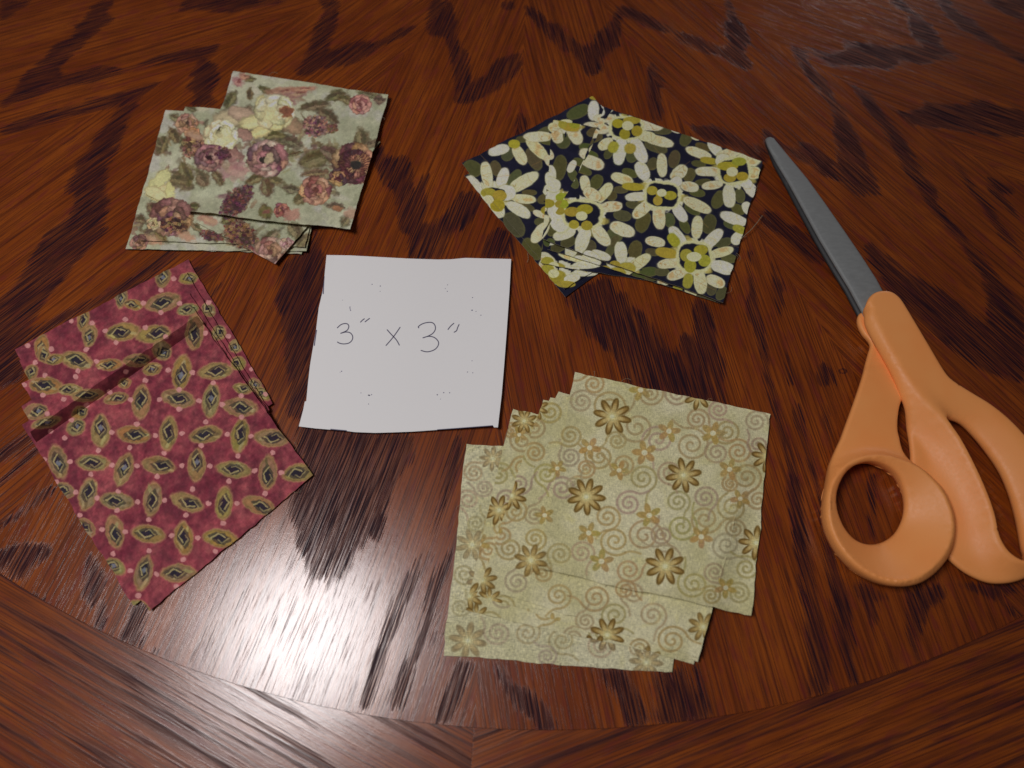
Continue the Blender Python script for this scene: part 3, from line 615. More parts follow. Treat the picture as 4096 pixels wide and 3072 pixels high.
# ---------------- burgundy cloth with linked ovals
def draw_red(p):
    n1 = noise2(p.h, p.w, 40, 3, 23)[..., None]; n2 = noise2(p.h, p.w, 10, 2, 24)[..., None]
    A = np.array([102, 42, 54.]); B = np.array([148, 74, 78.])
    p.img[:] = A + (B - A) * np.clip((n1 - .25) * 1.6 + (n2 - .5) * .8, 0, 1)
    p.T = (0, 1000, .8742)
    V = [(830,560,5),(645,695,12),(965,690,8),(770,840,8),(1098,850,5),(265,970,-5),(565,1005,12),(900,985,5),(1225,1020,10),(400,1120,15),(697,1140,8),(1025,1160,5),(525,1290,0),(840,1320,-3),(655,1480,10),(460,830,10),(890,375,0),(1330,1190,5)]
    Hh = [(985,555,-10),(815,680,5),(1100,720,-5),(610,845,3),(940,845,0),(1240,860,8),(425,975,8),(725,985,5),(1070,1005,8),(1370,1020,0),(535,1150,5),(855,1155,10),(1185,1170,10),(680,1300,8),(1010,1320,8),(815,1480,3),(745,240,-5),(560,375,-3),(700,385,-3),(350,505,5),(210,620,5)]
    S = [(390,1270,52,36,35),(525,1450,52,38,30),(290,1100,52,36,20),(635,1640,50,36,20),(345,812,46,38,-20),(365,745,38,32,-30),(570,610,32,24,-20),(530,680,58,28,-12),(745,120,36,52,10),(862,130,46,28,-10),(555,215,28,52,8),(380,320,28,54,8),(190,445,34,62,5),(410,390,34,54,12),(200,480,30,40,-20),(320,640,56,28,0),
         (500,525,62,28,-5),(160,740,56,36,-12),(400,665,78,30,-5),(625,505,62,30,-5),(740,460,44,46,-40),(695,545,46,30,-10),(210,790,70,26,-14),(860,272,52,28,-12),(1000,380,34,36,40),(955,275,36,30,40),(1080,440,32,34,40),(1090,520,34,34,40),(1170,620,40,28,50),(1110,635,44,26,10),(610,250,46,24,10),(250,500,44,26,-10),(140,560,30,40,30),(1205,660,36,26,50)]
    def oval(x, y, rx, ry, a, blue=False):
        p.ell(x, y, rx * 1.04, ry * 1.04, a, (158, 128, 86), .2, .9, .08, 1.8); p.ell(x, y, rx * .93, ry * .90, a, (112, 90, 56), .12, .8, .08, 1.9)
        p.ell(x, y, rx * .86, ry * .82, a, J((138, 114, 74), 12), .25, .95, .2, 1.8)
        vert = ry > rx; L, S_ = (ry, rx) if vert else (rx, ry); t = math.radians(a + (90 if vert else 0)); ux, uy = math.cos(t), math.sin(t); sg = random.choice((-1, 1))
        P2 = lambda u, w_: (x + ux * L * u - uy * S_ * w_ * sg, y + uy * L * u + ux * S_ * w_ * sg)
        for _ in range(4):
            q = random.uniform(-.6, .6); cx_, cy_ = P2(q, random.uniform(-.45, .45)); p.ell(cx_, cy_, L * .34, S_ * .18, math.degrees(t) + random.uniform(-25, 25), J(random.choice([(166, 152, 106), (96, 84, 54), (150, 138, 98)]), 8), .5, .7, .3)
        o = random.uniform(-.26, .26)
        p.poly([P2(-.74 + o, -.1), P2(-.3 + o, -.66), P2(.2 + o, -.62), P2(.70 + o, .08), P2(.30 + o, .68), P2(-.24 + o, .56)], (72, 62, 50), .85)
        p.poly([P2(-.52 + o, -.05), P2(-.1 + o, -.62), P2(.46 + o, -.12), P2(.14 + o, .62)], (40, 34, 46), .95)
        if blue: p.poly([P2(-.2 + o, 0), P2(0 + o, -.34), P2(.22 + o, 0), P2(.02 + o, .34)], (108, 110, 118), .95)
        p.line([P2(-.5 + o, .1), P2(-.12 + o, -.5), P2(.3 + o, -.12)], 3.6, (164, 150, 100), .85)
        p.line([P2(.5 + o, -.06), P2(.14 + o, .48), P2(-.1 + o, .2)], 3.0, (150, 136, 90), .7)
    for x, y, a in V: oval(x, y, random.uniform(40, 44), random.uniform(76, 82), a + random.uniform(-11, 11), random.random() < .3)
    for x, y, a in Hh: oval(x, y, random.uniform(76, 82), random.uniform(39, 43), a + random.uniform(-11, 11))
    for x, y, a, b, t in S: oval(x, y, a, b, t, random.random() < .4)
    D = [(770,550),(880,560),(910,690),(1015,708),(820,640),(820,728),(728,685),(597,685),(665,597),(975,608),(1105,668),(940,788),(1105,765),(625,797),(512,835),(710,850),(832,840),(1040,845),(1150,852),(920,895),(1088,943),(1248,928),(592,905),(750,930),(449,918),(295,860),(500,650),(575,558),
         (320,970),(200,960),(415,1028),(512,985),(626,987),(830,988),(960,988),(1165,1010),(1288,1020),(882,1095),(1045,1058),(718,1037),(540,1105),(258,1062),(345,1108),(442,1135),(630,1152),(752,1148),(952,1160),(1085,1160),(1212,1115),(365,1215),(680,1235),(850,1215),(1020,1252),(535,1192),(465,1280),(572,1292),(785,1308),(905,1318),
         (515,1392),(680,1378),(838,1418),(595,1468),(715,1485),(632,1583),(805,1540),(985,1380),(125,437),(235,453),(160,515),(325,325),(420,335),(572,318),(735,285),(735,185),(820,245),(655,243),(795,130),(530,425),(395,455),(480,370),(665,355),(757,397),(440,510),(355,553),(345,580),(205,572),(110,618),(195,665),(290,683),(215,750),
         (395,710),(325,780),(230,830),(955,240),(1045,395),(1150,545),(1215,660),(940,380)]
    for x, y in D: p.ell(x, y, 12.5, 11.5, 0, (186, 132, 128), .3, .95, .05)
    p.warp(3.2, 120, 81, .3)
    p.img *= (1 + p.wob2[..., None] * .14)

# ---------------- cream cloth with scrolls
def draw_cream(p):
    n1 = noise2(p.h, p.w, 12, 3, 43)[..., None]
    A = np.array([174, 170, 128.]); B = np.array([188, 184, 150.])
    p.img[:] = A + (B - A) * np.clip((n1 - .3) * 2.4, 0, 1)
    p.T = (1700, 1450, .7838)
    SP = [(800,200,60),(935,225,85),(1080,330,88),(1190,395,80),(1360,420,86),(1540,350,66),(1690,300,58),(1390,290,56),(890,480,66),(740,480,54),(1110,590,70),(820,540,48),(700,645,66),(740,372,58),(620,570,60),(1040,720,64),(1290,710,60),(1430,800,76),(1430,690,62),(1310,840,74),(1120,885,86),(1210,880,52),(970,910,76),
          (930,790,66),(800,970,62),(690,980,62),(1570,740,74),(1490,460,60),(1640,585,74),(1580,850,52),(1540,930,74),(1370,1130,76),(1040,1060,64),(1480,1070,54),(1640,1050,62),(1600,455,64),(470,1120,60),(680,1190,66),(870,1200,72),(1160,1290,70),(970,1290,70),(1260,1420,76),(1060,1180,62),(390,880,60),(430,950,60),(480,620,58),
          (440,500,62),(250,560,52),(220,700,56),(640,250,62),(560,330,60),(370,1380,64),(520,1380,64),(700,1420,70),(900,1450,62),(200,1080,56),(180,1250,50),(620,1500,52),(400,1250,60),(1010,520,60),(1250,560,60),(980,400,50),(1150,160,62),(1290,160,60),(860,110,56),(1560,620,40),(560,780,52),(560,900,56),(1700,700,56),(1700,420,50),(1600,1180,56),
          (1340,560,30),(760,620,44),(460,760,60),(500,280,40),(1230,1010,80),(600,1080,50),(1460,1190,50),(300,640,46),(260,820,50),(560,460,54),(1500,240,52),(1020,1160,52),(1090,1460,52),(820,1320,50)]
    for i, (x, y, r) in enumerate(SP):
        a0 = random.uniform(0, 6.28); sg = random.choice((-1, 1)); pts = []
        for k in range(48):
            t = k / 47.; rr = r * (.10 + .92 * t); pts.append((x + rr * 1.08 * math.cos(a0 + sg * t * 13.5), y + rr * 1.0 * math.sin(a0 + sg * t * 13.5)))
        c = J((150, 134, 90), 6) if i % 3 else J((152, 134, 108), 6)
        p.line(pts, 6.0, c, .82, 1.0)
        # tail that leaves the scroll
        x1, y1 = pts[-1]; tx, ty = pts[-1][0] - pts[-2][0], pts[-1][1] - pts[-2][1]; n = math.hypot(tx, ty); tx, ty = tx / n, ty / n
        nx, ny = -ty * sg, tx * sg; tail = [(x1 + tx * r * .9 * q - nx * r * .5 * q * q, y1 + ty * r * .9 * q - ny * r * .5 * q * q) for q in np.linspace(0, 1, 8)]
        p.line(tail, 5.6, c, .72, 1.0)
    for _ in range(70):
        p.ell(random.uniform(120, 1700), random.uniform(80, 1520), random.uniform(18, 46), random.uniform(8, 16), random.uniform(0, 180), (184, 178, 116), .8, .25, .5)
    def small(x, y, r):
        a0 = random.uniform(0, 6)
        for k in range(5):
            t = a0 + k * 1.257; p.ell(x + math.cos(t) * r * .58, y + math.sin(t) * r * .54, r * .46, r * .26, math.degrees(t), J((150, 128, 74), 8), .3, .85, .15)
            p.ell(x + math.cos(t) * r * .42, y + math.sin(t) * r * .40, r * .2, r * .1, math.degrees(t), (176, 150, 90), .5, .6, .15)
        p.ell(x, y, r * .24, r * .22, 0, (204, 194, 160), .3, .95, .1)
    def big(x, y, r, n=8, a0=None, fade=1.):
        r *= .95
        a0 = random.uniform(0, 6) if a0 is None else a0
        for k in range(n):
            t = a0 + k * 6.2832 / n; ux, uy = math.cos(t), math.sin(t) * .95; an = math.degrees(math.atan2(uy, ux))
            p.ell(x + ux * r * .64, y + uy * r * .64, r * .37, r * .185, an, (98, 76, 32), .25, .95 * fade, .08)
            p.ell(x + ux * r * .54, y + uy * r * .54, r * .32, r * .10, an, (152, 126, 72), .7, .95 * fade, .05)
            p.ell(x + ux * r * .36, y + uy * r * .36, r * .26, r * .11, an, (178, 162, 108), .7, .85 * fade, .05)
        p.ell(x, y, r * .22, r * .2, 0, (188, 184, 130), .9, .85, .1); p.ell(x, y, r * .12, r * .11, 0, (200, 196, 156), .6, .95, .1)
    for q in [(840,435,58),(1120,460,64),(1245,350,58),(1470,360,62),(1555,545,58),(990,550,52),(1145,780,62),(835,870,58),(1410,890,60),(1610,695,52),(900,1015,62),(1100,140,58),(1535,1150,56),(675,540,46),(610,780,50),(340,850,56),(650,1320,44),(540,300,44)]: small(*q)
    for q in [(955,275,104,8,.25),(1320,575,98,8,.6),(823,685,104,9,.1),(1225,1040,108,8,.35),(1750,480,90,8,.2),(1690,920,96,8,.1),(1395,170,80,7,.9)]: big(*q)
    for q in [(540,1010,92,8,.3,.75),(240,930,90,8,.5,.62),(218,1420,104,8,.2,.75),(930,1390,96,8,.4,1),(1130,1530,92,8,.9,.7),(290,1110,84,8,.6,.9),(330,1210,70,7,.2,.9),(440,680,84,8,.3,1),(345,490,70,8,.1,.7),(1420,1350,84,8,.5,.8),(565,230,70,8,1.2,.9)]: big(*q)
    p.img *= (1 + p.wob2[..., None] * .10)

def cloth_mat(name, pr, weave=.22, back=None):
    t = NT(name)
    im = t.n('ShaderNodeTexImage', image=pr.image, extension='EXTEND', interpolation='Cubic'); t.l(t.uv('UVMap'), im.inputs[0])
    geo = t.n('ShaderNodeTexCoord').outputs['Object']
    # woven threads, two crossing families
    g = t.uv('Grain')
    sx = t.n('ShaderNodeSeparateXYZ'); t.l(g, sx.inputs[0])
    wx = t.math('SINE', t.math('MULTIPLY', sx.outputs[0], 2 * math.pi * 150)); wy = t.math('SINE', t.math('MULTIPLY', sx.outputs[1], 2 * math.pi * 150))
    wv = t.math('MULTIPLY', wx, wy)
    th = t.noise(g, (60, 320, 1), 3, .6); th2 = t.noise(g, (320, 60, 1), 3, .6)
    tt = t.math('ADD', th, th2)
    f = t.rng(tt, .7, 1.3, 1 - weave, 1 + weave * .55, False)
    f = t.math('ADD', f, t.math('MULTIPLY', wv, weave * .35))
    src = im.outputs[0] if back is None else t.mix(back[0], im.outputs[0], back[1])
    v = t.n('ShaderNodeVectorMath', operation='SCALE'); t.l(src, v.inputs[0]); t.l(f, v.inputs[3])
    t.l(v.outputs[0], t.b.inputs['Base Color'])
    t.b.inputs['Roughness'].default_value = .86; t.b.inputs['Specular IOR Level'].default_value = .18
    t.b.inputs['Sheen Weight'].default_value = .04
    t.l(t.bump(t.math('ADD', tt, t.math('MULTIPLY', wv, .5)), .35, .00012), t.b.inputs['Normal'])
    return t.m

def edge(name, c):
    t = NT(name); t.l(t.mix(t.noise(t.n('ShaderNodeTexCoord').outputs['Object'], (900, 900, 900), 3, .6), tuple(x * .8 for x in c), c), t.b.inputs['Base Color']); t.b.inputs['Roughness'].default_value = .9
    return t.m
def build_stack(pr, mat, edge_mat, quads, labels, cat, group, name, spacing=.00042, lip=None, lift=None, N=34, seed=0, shift={}):
    """quads from the lowest to the topmost; each is laid over those below it"""
    rs = np.random.RandomState(seed); laid = []; objs = []
    us = np.linspace(0, 1, N + 1); U, Vv = np.meshgrid(us, us); UV = np.c_[U.ravel(), Vv.ravel()]
    for qi, q in enumerate(quads):
        H = homog(UNIT, q)
        e = .0035
        uvj = UV.copy()
        # slightly uneven cut edges
        for side, axis, val in ((0, 1, 0), (1, 1, 1), (2, 0, 0), (3, 0, 1)):
            m = UV[:, axis] == val; k = m.sum()
            wv = np.cumsum(rs.randn(k)) ; wv -= np.linspace(wv[0], wv[-1], k); wv = wv / (np.abs(wv).max() + 1e-6)
            jj = wv * .006 + rs.randn(k) * .0011
            jj[0] = jj[-1] = 0
            uvj[m, axis] += jj * (1 if val == 0 else -1)
            near = np.abs(UV[:, axis] - val) < 1.5 / N
        px = happ(H, uvj)
        z = np.full(len(px), .0004)
        for it in range(3):
            W = bp(px, z)[:, :2]
            sup = np.full(len(px), .0000)
            for Hi, zg in laid:
                g = happ(Hi, W); ins = (g > -.002).all(1) & (g < 1.002).all(1)
                gi = np.clip(g * N, 0, N - 1e-6); a = gi.astype(int); f = gi - a
                Z = zg
                zz = (Z[a[:, 1], a[:, 0]] * (1 - f[:, 0]) + Z[a[:, 1], a[:, 0] + 1] * f[:, 0]) * (1 - f[:, 1]) + (Z[a[:, 1] + 1, a[:, 0]] * (1 - f[:, 0]) + Z[a[:, 1] + 1, a[:, 0] + 1] * f[:, 0]) * f[:, 1]
                sup = np.where(ins, np.maximum(sup, zz), sup)
            zg = (sup + spacing).reshape(N + 1, N + 1); low = zg.copy()
            for _ in range(8):
                p_ = np.pad(zg, 1, mode='edge'); zg = np.maximum(low - .00003, (p_[:-2, 1:-1] + p_[2:, 1:-1] + p_[1:-1, :-2] + p_[1:-1, 2:]) / 4)
            z = zg.ravel()
        z = z + np.clip(noise2(N + 1, N + 1, 3, 2, seed * 7 + qi) - .35, 0, 1).ravel() * .0005
        # curled edges
        cu = rs.rand(4) * .0007
        if lift and qi in lift: cu = np.array(lift[qi])
        for k, dist in enumerate((UV[:, 1], 1 - UV[:, 0], 1 - UV[:, 1], UV[:, 0])):
            z = z + cu[k] * np.clip(1 - dist / .13, 0, 1) ** 2
        if lip and qi == len(quads) - 1:
            vc, hh = lip; s_ = np.clip(1 - UV[:, 1] / vc, 0, 1)
            z = z + hh * s_ ** .9 * (1 - .35 * UV[:, 0] ** 6)
        W = bp(px, z); n = len(W)
        bot = W.copy(); bot[:, 2] -= min(.00026, spacing * .8)
        c0 = W.mean(0); c0[2] = 0
        V = np.r_[W, bot] - c0
        Fc = []
        for j in range(N):
            for i in range(N):
                a = j * (N + 1) + i; Fc.append((a, a + N + 1, a + N + 2, a + 1)); Fc.append((n + a, n + a + 1, n + a + N + 2, n + a + N + 1))
        ring = [i for i in range(N + 1)] + [j * (N + 1) + N for j in range(1, N + 1)] + [N * (N + 1) + i for i in range(N - 1, -1, -1)] + [j * (N + 1) for j in range(N - 1, 0, -1)]
        for a, b in zip(ring, ring[1:] + ring[:1]): Fc.append((a, b, n + b, n + a))
        tu = pr.uvof(px) + np.array(shift.get(qi, (0, 0))); g2 = UV * .0762 * 10
        o = mesh_obj(name, V, Fc, mat, None, np.r_[tu, tu], np.r_[g2, g2], sharp=True)
        o.location = c0
        o.data.materials.append(edge_mat)
        mi = np.zeros(len(o.data.polygons), np.int32); mi[2 * N * N:] = 1; o.data.polygons.foreach_set('material_index', mi)
        tag(o, labels[qi], cat, group); objs.append(o)
        laid.append((homog([tuple(x) for x in bp(q, float(np.median(z)))[:, :2]], UNIT), (z).reshape(N + 1, N + 1)))
    return objs

def Z(x0, y0, s, quads): return [zr(q, x0, y0, s) for q in quads]
# quads: far-left, far-right, near-right, near-left
QF = Z(450, 250, .52, [[(450,385),(1670,450),(1455,1474),(135,1425)], [(408,366),(1690,430),(1492,1450),(100,1434)], [(560,340),(1712,420),(1478,1420),(205,1368)],
                       [(1075,225),(2060,610),(1250,1550),(238,1003)], [(930,65),(2121,246),(1828,1282),(549,1141)]])
QN = Z(1800, 350, .6103, [[(985,120),(1560,800),(756,1373),(96,578)], [(935,56),(1580,780),(750,1322),(78,494)], [(677,213),(1720,380),(1720,1330),(593,1149)],
                          [(1010,125),(2036,492),(1772,1414),(640,1060)], [(1062,148),(2048,484),(1790,1409),(602,988)]])
QR = Z(0, 1000, .8742, [[(68,455),(862,42),(1247,702),(450,1160)], [(88,505),(852,100),(1232,732),(470,1210)], [(98,610),(866,196),(1268,800),(520,1300)],
                        [(98,715),(880,258),(1312,892),(565,1500)], [(100,800),(884,300),(1378,965),(612,1628)], [(138,832),(902,300),(1432,1030),(683,1653)]])
QC = Z(1700, 1450, .7838, [[(212,415),(1330,500),(1262,1579),(97,1496)], [(450,237),(1500,440),(1285,1512),(208,1264)], [(603,190),(1600,400),(1372,1541),(262,1186)],
                           [(640,178),(1640,380),(1392,1528),(270,1160)], [(682,148),(1690,380),(1396,1508),(280,1140)], [(765,48),(1763,263),(1665,1292),(575,1050)]])

def stack_all():
    allq = lambda Q: [p for q in Q for p in q]
    pf = Print(allq(QF), seed=11); draw_floral(pf); pf.done('rose_print', 1.95)
    mf = cloth_mat('cloth_rose_print', pf)
    of_ = build_stack(pf, mf, edge('cut_edge_sage', (.36, .33, .22)), QF, [
        'lowest sage rose print square, only a strip of its near edge showing',
        'sage rose print square whose left corners stick out farthest left of its pile',
        'third sage rose print square up, near edge just inside the lower left edge',
        'sage rose print square turned diagonally, one corner pointing towards the white paper',
        'topmost sage green rose print square, its whole face in view'],
        'fabric square', 'sage green rose print squares at the upper left', 'fabric_square',
        lift={4: (.0008, .0026, .0030, .0004), 3: (0, .001, .0014, 0), 0: (0, .0004, .0004, 0)}, seed=1)
    pn = Print(allq(QN), seed=12); draw_navy(pn); pn.done('daisy_print', 2.05)
    mn = cloth_mat('cloth_daisy_print', pn)
    on = build_stack(pn, mn, edge('cut_edge_navy', (.42, .38, .28)), QN, [
        'lowest navy daisy print square, its near corner poking out below the pile',
        'navy daisy print square turned diagonally, its corner the leftmost point of the pile',
        'middle navy daisy print square, its far left corner beside the topmost square',
        'navy daisy print square just beneath the topmost, a sliver along its near edge',
        'topmost navy daisy print square with a loose thread on its right edge'],
        'fabric square', 'navy daisy print squares at the upper right', 'fabric_square',
        lift={4: (.0006, .0014, .0014, .0003)}, seed=2, shift={3: (.03, .02), 2: (.0, -.03)})
    pr_ = Print(allq(QR), seed=13); draw_red(pr_); pr_.done('oval_print', 1.55)
    mr = cloth_mat('cloth_oval_print', pr_)
    or_ = build_stack(pr_, mr, edge('cut_edge_burgundy', (.40, .24, .20)), QR, [
        'lowest burgundy oval print square, its far corner the top point of the pile',
        'second lowest burgundy oval print square, thin strip just inside the outer right edge',
        'third burgundy oval print square up, behind the curled edge of the topmost',
        'fourth burgundy oval print square up, second strip behind the topmost square',
        'burgundy oval print square directly beneath the topmost, narrow border at its right',
        'topmost burgundy oval print square with its far edge curled up in shade'],
        'fabric square', 'burgundy oval print squares at the lower left', 'fabric_square', lip=(.062, .0062),
        lift={5: (0, .0004, .0006, .0003)}, seed=3, spacing=.00022)
    pc = Print(allq(QC), seed=14); draw_cream(pc); pc.done('scroll_print', 1.7)
    mc = cloth_mat('cloth_scroll_print', pc, .36); mcb = cloth_mat('cloth_scroll_reverse', pc, .55, (.22, (.80, .79, .60)))
    oc = build_stack(pc, mc, edge('cut_edge_cream', (.52, .48, .32)), QC, [
        'lowest cream scroll print square, its left side and near edge sticking out',
        'second lowest cream scroll print square, its far left corner beside the white paper',
        'third cream scroll print square up, lowest of the small stepped far corners',
        'fourth cream scroll print square up, middle one of the stepped far corners',
        'cream scroll print square just beneath the topmost, near right corner sticking out',
        'topmost cream scroll print square with brown flowers, lying skewed on its pile'],
        'fabric square', 'cream scroll print squares at the lower right', 'fabric_square',
        lift={5: (.0003, .0010, .0034, .0012), 1: (.0003, .0006, .0006, .0012), 4: (0, .0008, .0013, .0008), 0: (.0002, .0002, .0002, .0003)}, seed=4, spacing=.00065, shift={1: (.035, .045)})
    oc[0].data.materials[0] = mcb      # lies with its paler back up
    return on, oc, of_, or_
on, oc, of_, or_ = stack_all()

# loose threads
def thread(name, pts_px, zs, r, mat, parent):
    P = bp(smooth_poly(pts_px, 6, False), np.interp(np.linspace(0, 1, (len(pts_px) - 1) * 6 + 1), np.linspace(0, 1, len(zs)), zs))
    V = []; Fc = []; n = 6
    for i, p in enumerate(P):
        d = P[min(i + 1, len(P) - 1)] - P[max(i - 1, 0)]; d /= np.linalg.norm(d); a = np.cross(d, (0, 0, 1)); a /= np.linalg.norm(a); b = np.cross(d, a)
        for k in range(n):
            t = 2 * math.pi * k / n; V.append(p + r * (math.cos(t) * a + math.sin(t) * b) - np.array(parent.location))
    for i in range(len(P) - 1):
        for k in range(n): Fc.append((i * n + k, i * n + (k + 1) % n, (i + 1) * n + (k + 1) % n, (i + 1) * n + k))
    return mesh_obj(name, V, Fc, mat, parent)
mt = NT('thread_cotton'); mt.b.inputs['Base Color'].default_value = (.30, .24, .15, 1); mt.b.inputs['Roughness'].default_value = .9
thread('loose_thread', zr([(1902,1000),(1935,965),(1970,935),(2010,890),(2030,862),(2048,840)], 1800, 350, .6103), [.0025, .003, .0035, .002], .00014, mt.m, on[4])
thread('loose_thread', [(2034,1712),(2022,1745),(2017,1775),(2010,1790)], [.0022, .0012, .0006], .00010, mt.m, oc[1])
thread('loose_thread', [(2110,1012),(2113,1035),(2108,1050)], [.001, .0012], .00010, mt.m, on[0])

# short frayed ends along the cut edges of the upper squares
def fray(parent, q, n, z, seed):
    rs = np.random.RandomState(seed); c = np.mean(q, 0)
    for _ in range(n):
        k = rs.randint(4); a, b = np.array(q[k]), np.array(q[(k + 1) % 4]); t = rs.uniform(.06, .94); p0 = a + (b - a) * t
        out = p0 - (a + b) / 2 * 0 - c; e = (b - a) / np.linalg.norm(b - a); nrm = np.array([e[1], -e[0]]); nrm *= np.sign(nrm @ ((a + b) / 2 - c))
        L = rs.uniform(12, 34); s1 = rs.uniform(-1, 1)
        thread('loose_thread', [tuple(p0 - nrm * 4), tuple(p0 + nrm * L * .35 + e * L * .3 * s1), tuple(p0 + nrm * L * .6 + e * L * .8 * s1), tuple(p0 + nrm * L * .5 + e * L * 1.3 * s1)], [z, z + .0003, z - .0003, z - .0006], .00006, mt.m, parent)
fray(on[4], QN[4], 7, .0026, 1); fray(of_[4], QF[4], 5, .0028, 2); fray(or_[5], QR[5], 5, .0017, 3); fray(oc[5], QC[5], 6, .0036, 4); fray(oc[0], QC[0], 5, .0012, 5)

# ================================================================== THE WHITE PAPER
pz = .0011
outl = [(312,140),(500,143),(720,155),(960,168),(1200,176),(1310,174),(1420,163),(1600,168),(1788,172),(1775,420),(1752,760),(1730,1050),(1712,1260),(1682,1518),(1652,1518),(1644,1506),(1400,1524),(1230,1536),(1000,1552),(850,1558),(700,1562),(540,1556),(470,1547),(340,1536),(220,1526),(90,1510),(125,1380),(138,1312),(150,1308),(162,1180),(180,1020),(205,870),(228,740),(250,560),(278,440),(296,300)]
outp = zr(outl, 1150, 950, .5003)
pp = Print(outp, 11000, .0018, 15, .002)
def draw_paper(p):
    n1 = noise2(p.h, p.w, 16, 3, 53)[..., None]
    p.img[:] = np.array([180, 181, 191.]) + np.array([2, 2, 2.]) * (n1 - .5) * 2
    p.T = (1150, 950, .5003)
    ink = (34, 30, 46)
    def pen(pts, wd=3.4, a=.9): p.line([tuple(q) for q in smooth_poly(pts, 6, False)], wd * 1.05, ink, a, .7)
    pen([(398,722),(425,698),(455,688),(480,692),(490,712),(478,740),(450,756),(425,766),(465,756),(500,762),(520,788),(516,820),(490,844),(450,851),(418,846),(399,836)])
    pen([(1050,722),(1047,712),(1075,692),(1115,680),(1155,680),(1178,700),(1182,735),(1160,768),(1120,790),(1083,802),(1130,790),(1175,800),(1205,830),(1206,860),(1185,890),(1150,908),(1110,914),(1068,903)])
    pen([(797,738),(830,775),(870,818),(894,860)]); pen([(900,718),(868,765),(830,815),(788,863)])
    pen([(584,676),(600,660),(614,650)]); pen([(620,674),(638,660),(655,647)])
    pen([(1284,735),(1305,708),(1330,686)]); pen([(1372,696),(1360,722),(1352,745),(1333,757)])
    for x, y, r in [(742,388,4.5),(740,430,3),(676,374,4),(1280,378,3.5),(1262,408,3),(1278,430,4),(1480,480,4),(1476,581,6),(1508,590,3.5),(1547,621,4.5),(499,556,4),(504,583,4.5),(432,1070,5),(420,1078,3),(587,1243,3.5),(648,1332,4),(1476,986,3),(1440,1076,4),(1482,1082,4),(1198,1258,4.5),(1250,1241,4.5),(1297,1242,4),(1224,1292,3),(440,500,2.5),(672,1257,4.5)]:
        p.ell(x, y, r, r * .9, 0, ink, .6, .75, .3)
    p.ell(652, 1262, 9, 4.5, 10, ink, .4, .95, .2); p.ell(500, 570, 3, 10, -15, ink, .6, .6, .2)
    pen([(292,312),(288,380),(285,448)], 4, .8); pen([(231,742),(222,800),(214,862)], 4, .8)
    pen([(346,1535),(410,1541),(470,1546)], 4, .8); pen([(1200,1539),(1420,1523),(1640,1506)], 4, .8)
draw_paper(pp); pp.done('paper_face', 2.0)

def cdt_fill(outline, holes, step, rings=()):
    """2-D triangulation with inner points; outline/holes arrays (m,2)"""
    verts = []; edges = []; loops = [outline] + list(holes)
    for L in loops:
        b = len(verts); verts += [tuple(p) for p in L]; edges += [(b + i, b + (i + 1) % len(L)) for i in range(len(L))]
    nb = len(verts)
    o = np.array(outline); lo, hi = o.min(0), o.max(0)
    xs = np.arange(lo[0] + step / 2, hi[0], step); ys = np.arange(lo[1] + step / 2, hi[1], step * .87)
    G = np.array([(x + (step / 2 if j % 2 else 0), y) for j, y in enumerate(ys) for x in xs])
    ins = pip(G[:, 0], G[:, 1], o)
    for h in holes: ins &= ~pip(G[:, 0], G[:, 1], np.array(h))
    G = G[ins]; d = seg_dist(G, [tuple(p) for p in o])
    for h in holes: d = np.minimum(d, seg_dist(G, [tuple(p) for p in h]))
    G = G[d > step * .45]
    extra = [tuple(p) for r in rings for p in r]
    if extra:
        E = np.array(extra)
        dd = np.sqrt(((G[:, None] - E[None]) ** 2).sum(-1)).min(1) if len(G) * len(E) < 4e7 else np.ones(len(G))
        G = G[dd > step * .5]
    allv = verts + extra + [tuple(p) for p in G]
    v, e, f, ov, oe, of = delaunay_2d_cdt([Vector(p) for p in allv], edges, [], 0, 1e-7)
    v = np.array([(a.x, a.y) for a in v])
    c = np.array([v[list(t)].mean(0) for t in f]); ok = pip(c[:, 0], c[:, 1], o)
    for h in holes: ok &= ~pip(c[:, 0], c[:, 1], np.array(h))
    f = [list(t) for t, k in zip(f, ok) if k]
    return v, f
def resample(L, step):
    L = np.array(L, float); out = []
    for a, b in zip(L, np.roll(L, -1, 0)):
        n = max(1, int(round(np.linalg.norm(b - a) / step))); out += [a + (b - a) * k / n for k in range(n)]
    return np.array(out)
def shell(name, v, f, ztop, zbot, mat, parent=None, origin=(0, 0, 0), uv=None, uv2=None, sharp=False):
    n = len(v); T = np.c_[v, ztop]; B = np.c_[v, zbot]
    cnt = {}
    for t in f:
        a, b, c = t
        for e in ((a, b), (b, c), (c, a)): cnt[e] = cnt.get(e, 0) + 1
    A = 0
    a, b, c = f[0]; A = (v[b][0] - v[a][0]) * (v[c][1] - v[a][1]) - (v[b][1] - v[a][1]) * (v[c][0] - v[a][0])
    if A < 0: f = [t[::-1] for t in f]; cnt = {(y, x): k for (x, y), k in cnt.items()}
    Fc = [tuple(t) for t in f] + [tuple(n + i for i in t[::-1]) for t in f]
    Fc += [(y, x, n + x, n + y) for (x, y) in cnt if (y, x) not in cnt]
    V = np.r_[T, B] - np.array(origin)
    dup = lambda q: None if q is None else np.r_[q, q]
    o = mesh_obj(name, V, Fc, mat, parent, dup(uv), dup(uv2), sharp=sharp); return o

